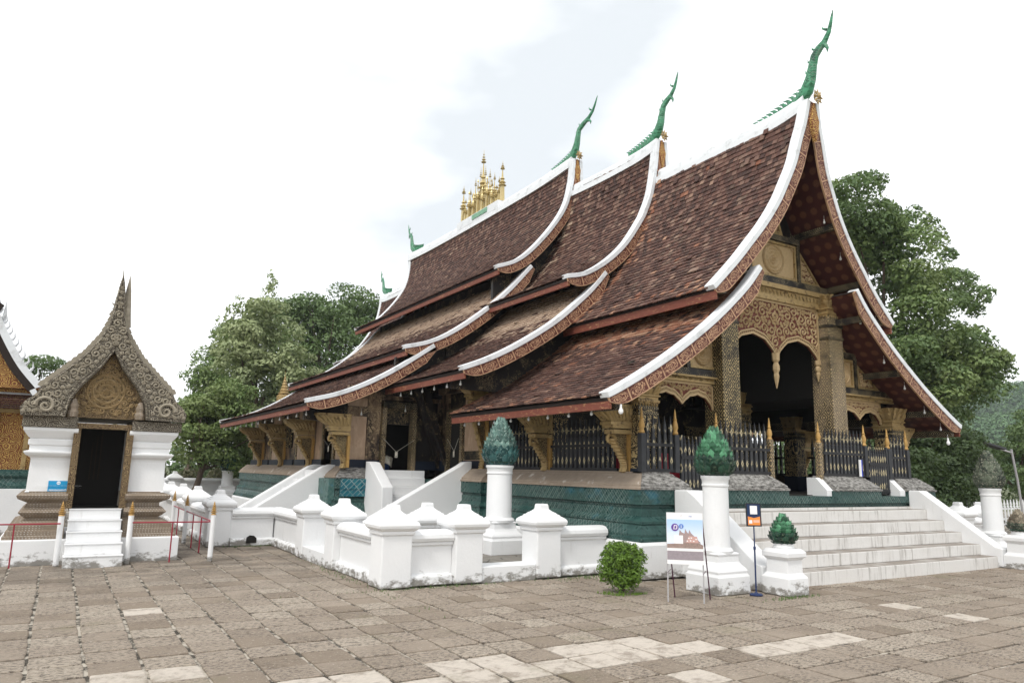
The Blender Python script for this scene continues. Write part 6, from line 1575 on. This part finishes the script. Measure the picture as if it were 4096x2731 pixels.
# ================================================================ TREES
def tree(name, label, cat, base, env, nblob, nleaf, size, mat, seed, blob=(.6, 1.2), trunk_r=.25, limbs=7, extra=None, group=None, mats=None, hole=.0, top=None):
    """env: list of ellipsoids (cx,cy,cz,rx,ry,rz,weight) that shape the crown"""
    r = random.Random(seed); t = thing(name, label, cat, base, group)
    cs = []; W = [e[6] for e in env]
    tries = 0
    while len(cs) < nblob and tries < nblob*20:
        tries += 1; e = r.choices(env, W)[0]; d = Vector((r.gauss(0, 1), r.gauss(0, 1), r.gauss(0, 1))).normalized(); q = r.uniform(.35, 1.02)**.5
        b = r.uniform(*blob); p = (e[0]+d.x*e[3]*q, e[1]+d.y*e[4]*q, e[2]+d.z*e[5]*q)
        if p[2] < base[2]+.3: continue
        cs.append((*p, b*r.uniform(.9, 1.4), b*r.uniform(.9, 1.4), b*r.uniform(.45, .75)))
    if extra: cs += extra
    if mats:
        k = len(cs)//len(mats)
        for i, mm in enumerate(mats):
            part = cs[i::len(mats)]; leaf_mesh('crown', mm, part, nleaf//len(mats), size, seed*7+i, .35, t)
    else: leaf_mesh('crown', mat, cs, nleaf, size, seed, .35, t)
    cz = sum(e[2]*e[6] for e in env)/sum(W); cxm = sum(e[0]*e[6] for e in env)/sum(W); cym = sum(e[1]*e[6] for e in env)/sum(W)
    zt = cz; b0 = Vector(base); fork = b0.lerp(Vector((cxm, cym, cz)), .45)
    MB().tube([b0, b0.lerp(fork, .5)+Vector((r.uniform(-.2, .2), 0, 0)), fork, fork.lerp(Vector((cxm, cym, cz+env[0][5]*.5)), .6)], [trunk_r, trunk_r*.8, trunk_r*.65, trunk_r*.3], 9).build('trunk', M['bark'], t, smooth=True)
    lm = MB()
    for c in r.sample(cs, min(limbs*3, len(cs))):
        e = Vector(c[:3]); mid = fork.lerp(e, .5)+Vector((r.uniform(-.4, .4), r.uniform(-.4, .4), r.uniform(.0, .6)))
        lm.tube([fork, mid, e], [trunk_r*.38, trunk_r*.22, trunk_r*.06], 5)
    lm.build('limbs', M['bark'], t)
    return t
tree('tree', 'pale grey-green feathery tree in front of the darker trees behind the hall', 'tree', (7.4, 34.5, 0),
     [(7.4, 34, 5.0, 1.7, 1.6, 2.8, 3), (9.0, 34, 5.2, 1.5, 1.6, 2.3, 2), (6.4, 34, 6.6, 1.1, 1.2, 1.4, 1.4), (7.6, 34, 8.1, 1.0, 1.0, 1.0, .8), (9.6, 34, 3.4, 1.4, 1.6, 1.6, 1.2), (5.9, 34, 3.4, 1.0, 1.2, 1.3, 1)], 105, 26000, .19, 'leaf_grey', 21, (.4, .8), .22, 8,
     extra=[(7.5, 34, 9.5, .32, .3, .45), (7.5, 34, 10.3, .16, .16, .35), (7.7, 34, 10.0, .2, .2, .2), (6.0, 34, 8.4, .4, .3, .4), (5.6, 34, 7.9, .35, .3, .3), (6.2, 34, 9.0, .2, .2, .25)])
tree('tree', 'broad dark green tree with a flat rounded top rising behind the hall', 'tree', (13.5, 43, 0),
     [(12.9, 43, 8.6, 3.3, 3, 3.3, 3), (15.4, 43, 9.3, 2.6, 2.5, 2.6, 2), (10.8, 43, 10.0, 1.9, 2, 1.4, 1), (14.0, 43, 11.3, 2.6, 2.2, 1.3, 1.2), (13.2, 43, 4.4, 3.8, 3, 3.0, 2)], 150, 34000, .22, 'leaf_deep', 22, (.8, 1.3), .4, 9)
tree('tree', 'mid green spreading tree at the left edge of the group behind the chapel wall', 'tree', (4.6, 32, 0),
     [(5.3, 32, 3.0, 1.2, 1.3, 1.4, 3), (4.65, 32, 2.9, .8, 1.1, 1.5, 1.6), (6.5, 32, 2.4, 1.3, 1.3, 1.4, 2), (4.6, 32.5, 3.9, .6, .7, .5, .8), (5.9, 32, 4.4, .9, 1, .6, .8)], 80, 22000, .14, 'leaf_mid', 23, (.35, .65), .16, 6)
tree('tree', 'shadowy dense tree filling the gap below the feathery crown, beside the aisle eave', 'tree', (10, 38, 0),
     [(9.5, 37.5, 2.8, 3.0, 1.5, 2.8, 3), (7.4, 38, 2.8, 1.6, 1.2, 2.6, 2), (13, 38, 3.0, 2.5, 1.5, 3, 1)], 100, 26000, .18, 'leaf_dark', 24, (.7, 1.2), .25, 5)
tree('tree', 'dark leafy tree high behind the left shoulder of the feathery tree', 'tree', (5.3, 39, 0),
     [(6.6, 39, 6.0, 1.2, 1.2, 1.8, 3), (7.3, 39, 8.4, 1.0, 1.0, .9, 1), (6.0, 39, 4.6, .8, 1, .9, 1)], 60, 15000, .17, 'leaf_mid', 25, (.5, .9), .2, 5)
tree('tree', 'small distant green tree between the gilded hall and the chapel gable', 'tree', (-.9, 34, 0),
     [(-.9, 34, 4.6, .9, 1, .9, 2), (-1.7, 34, 4.2, .8, 1, 1.0, 1), (-.1, 34, 4.1, .6, 1, .8, 1), (-.9, 34, 3.0, 1.2, 1, 1.2, 1)], 46, 12000, .13, 'leaf_deep', 26, (.35, .6), .14, 5)
# clump of dry shrubs on the far side of the terrace
sh = thing('shrub', 'dry olive shrubs with thin stems behind the far white wall', 'shrub', (5.3, 35, .2))
leaf_mesh('foliage', 'leaf_dry', [(3.3+.35*k, 34.8+.3*math.sin(k), .72+.28*math.sin(k*1.7), .42, .4, .50) for k in range(11)], 9000, .10, 31, .4, sh)
# right side
rb = random.Random(5)
ext = []
for k in range(26):       # ragged outer sprays
    a = rb.uniform(-.3, 1.9); q = rb.uniform(.9, 1.12); ext.append((27.0+4.5*q*math.cos(a), 15, 6.9+4.6*q*math.sin(a), .38, .35, .28))
tree('tree', 'tall leafy tree with ragged outline rising behind the right slope of the porch roof', 'tree', (26.8, 16.5, 0),
     [(24.4, 15, 8.2, 2.2, 1.6, 3.0, 3), (27.2, 15, 7.2, 2.6, 1.6, 2.6, 3), (28.8, 15, 5.4, 2.1, 1.6, 2.1, 2.2), (22.9, 15, 11.0, 1.1, 1.2, 1.5, .9), (25.6, 15, 5.2, 3.0, 1.6, 2.2, 2.4), (26.2, 15, 10.2, 1.6, 1.2, 1.2, .7), (30.4, 15, 9.4, 1.1, 1.0, .7, .4)], 185, 70000, .165, 'leaf_mid', 41, (.45, .9), .35, 12, extra=ext, mats=['leaf_deep', 'leaf_mid'])
tree('tree', 'dark rounded evergreen tree just past the right corner of the porch', 'tree', (24.7, 13.2, 0),
     [(24.7, 13.2, 1.7, 1.75, 1.4, 1.55, 3), (22.6, 13.2, 1.9, 1.6, 1.2, 1.7, 1.5), (24.2, 13.2, 2.6, 1.3, 1.2, .9, 1)], 90, 30000, .12, 'leaf_dark', 42, (.35, .6), .2, 5)
tree('tree', 'dense dark hedge tree seen through the open far side of the porch', 'tree', (27, 19, 0),
     [(25, 18.5, 1.8, 2.5, 1.5, 1.8, 2), (29, 20.5, 2.0, 3.0, 1.6, 2.0, 2), (33, 23, 2.0, 3.0, 1.6, 2.0, 1)], 60, 14000, .17, 'leaf_deep', 44, (.6, 1.0), .2, 4)
tree('tree', 'dark green tree cut off by the right edge, behind the lamp post', 'tree', (33.5, 14.6, 0),
     [(33.4, 14.8, 2.0, 1.9, 1.4, 2.0, 3), (34.4, 14.8, 3.0, 1.6, 1.4, 1.4, 1)], 60, 16000, .13, 'leaf_deep', 43, (.4, .7), .2, 5)
# ================================================================ HILLS
def hillz(x, y):
    u = (x-330)/120; v = (y-150)/150
    h = 52*math.exp(-((x-400)/95)**2-((y-150)/120)**2)+16*math.exp(-((x-275)/45)**2-((y-125)/50)**2)
    return h+3.5*math.sin(x*.045+y*.03)+2.2*math.sin(x*.11-y*.07)-4
nx_, ny_ = 70, 60; vs = []; fs = []
for j in range(ny_):
    for i in range(nx_):
        x = 120+i*6.; y = 30+j*6.; e = min(1, i/8, j/6); vs.append((x, y, hillz(x, y)*e-1.0*(1-e)))
for j in range(ny_-1):
    for i in range(nx_-1): fs.append((j*nx_+i, j*nx_+i+1, (j+1)*nx_+i+1, (j+1)*nx_+i))
simple('hill_soil', (.04, .075, .03), .9, 0, .2, .4)
hill = MB().add(vs, fs).build('hill', M['hill_soil'], smooth='all'); tag(hill, kind='structure', label='wooded green hill rising in the distance at the right edge')
rg = random.Random(9); cs = []
while len(cs) < 2600:
    x = rg.uniform(170, 420); y = rg.uniform(50, 260)
    if not 1.75 < x/y < 2.9: continue
    z = hillz(x, y); s = rg.uniform(1.8, 4.0); cs.append((x, y, z+s*.3, s, s, s*.8))
fw = leaf_mesh('forest', 'leaf_hill', cs, 90000, 1.15, 12, .5); tag(fw, 'dense forest covering the distant hill at the right', 'forest', kind='stuff')
fw['kind'] = 'stuff'
# distant treeline that closes the horizon on both sides
rg = random.Random(19); cs = []
for k in range(170):
    x = -40+k*.9+rg.uniform(-.5, .5); h = rg.uniform(1.0, 2.6); cs.append((x, 58+rg.uniform(-2, 2), h*.7, 1.3, 1.2, h))
tl_ = leaf_mesh('treeline', 'leaf_deep', cs, 26000, .42, 13, .4); tag(tl_, 'low far line of trees and scrub beyond the temple grounds', 'trees', kind='stuff')
# haze over the valley
hz = BX(-300, 800, -50, 700, -2.0, 80).build('haze', None); hz['kind'] = 'stuff'
hm = bpy.data.materials.new('haze'); hm.use_nodes = True; hn = hm.node_tree; hn.nodes.clear()
pv = hn.nodes.new('ShaderNodeVolumePrincipled'); pv.inputs['Color'].default_value = (.88, .93, 1.0, 1); pv.inputs['Density'].default_value = .0004; pv.inputs['Anisotropy'].default_value = .2
ho = hn.nodes.new('ShaderNodeOutputMaterial'); hn.links.new(pv.outputs[0], ho.inputs['Volume']); hz.data.materials.append(hm)
HAZE = True
if not HAZE: bpy.data.objects.remove(hz)
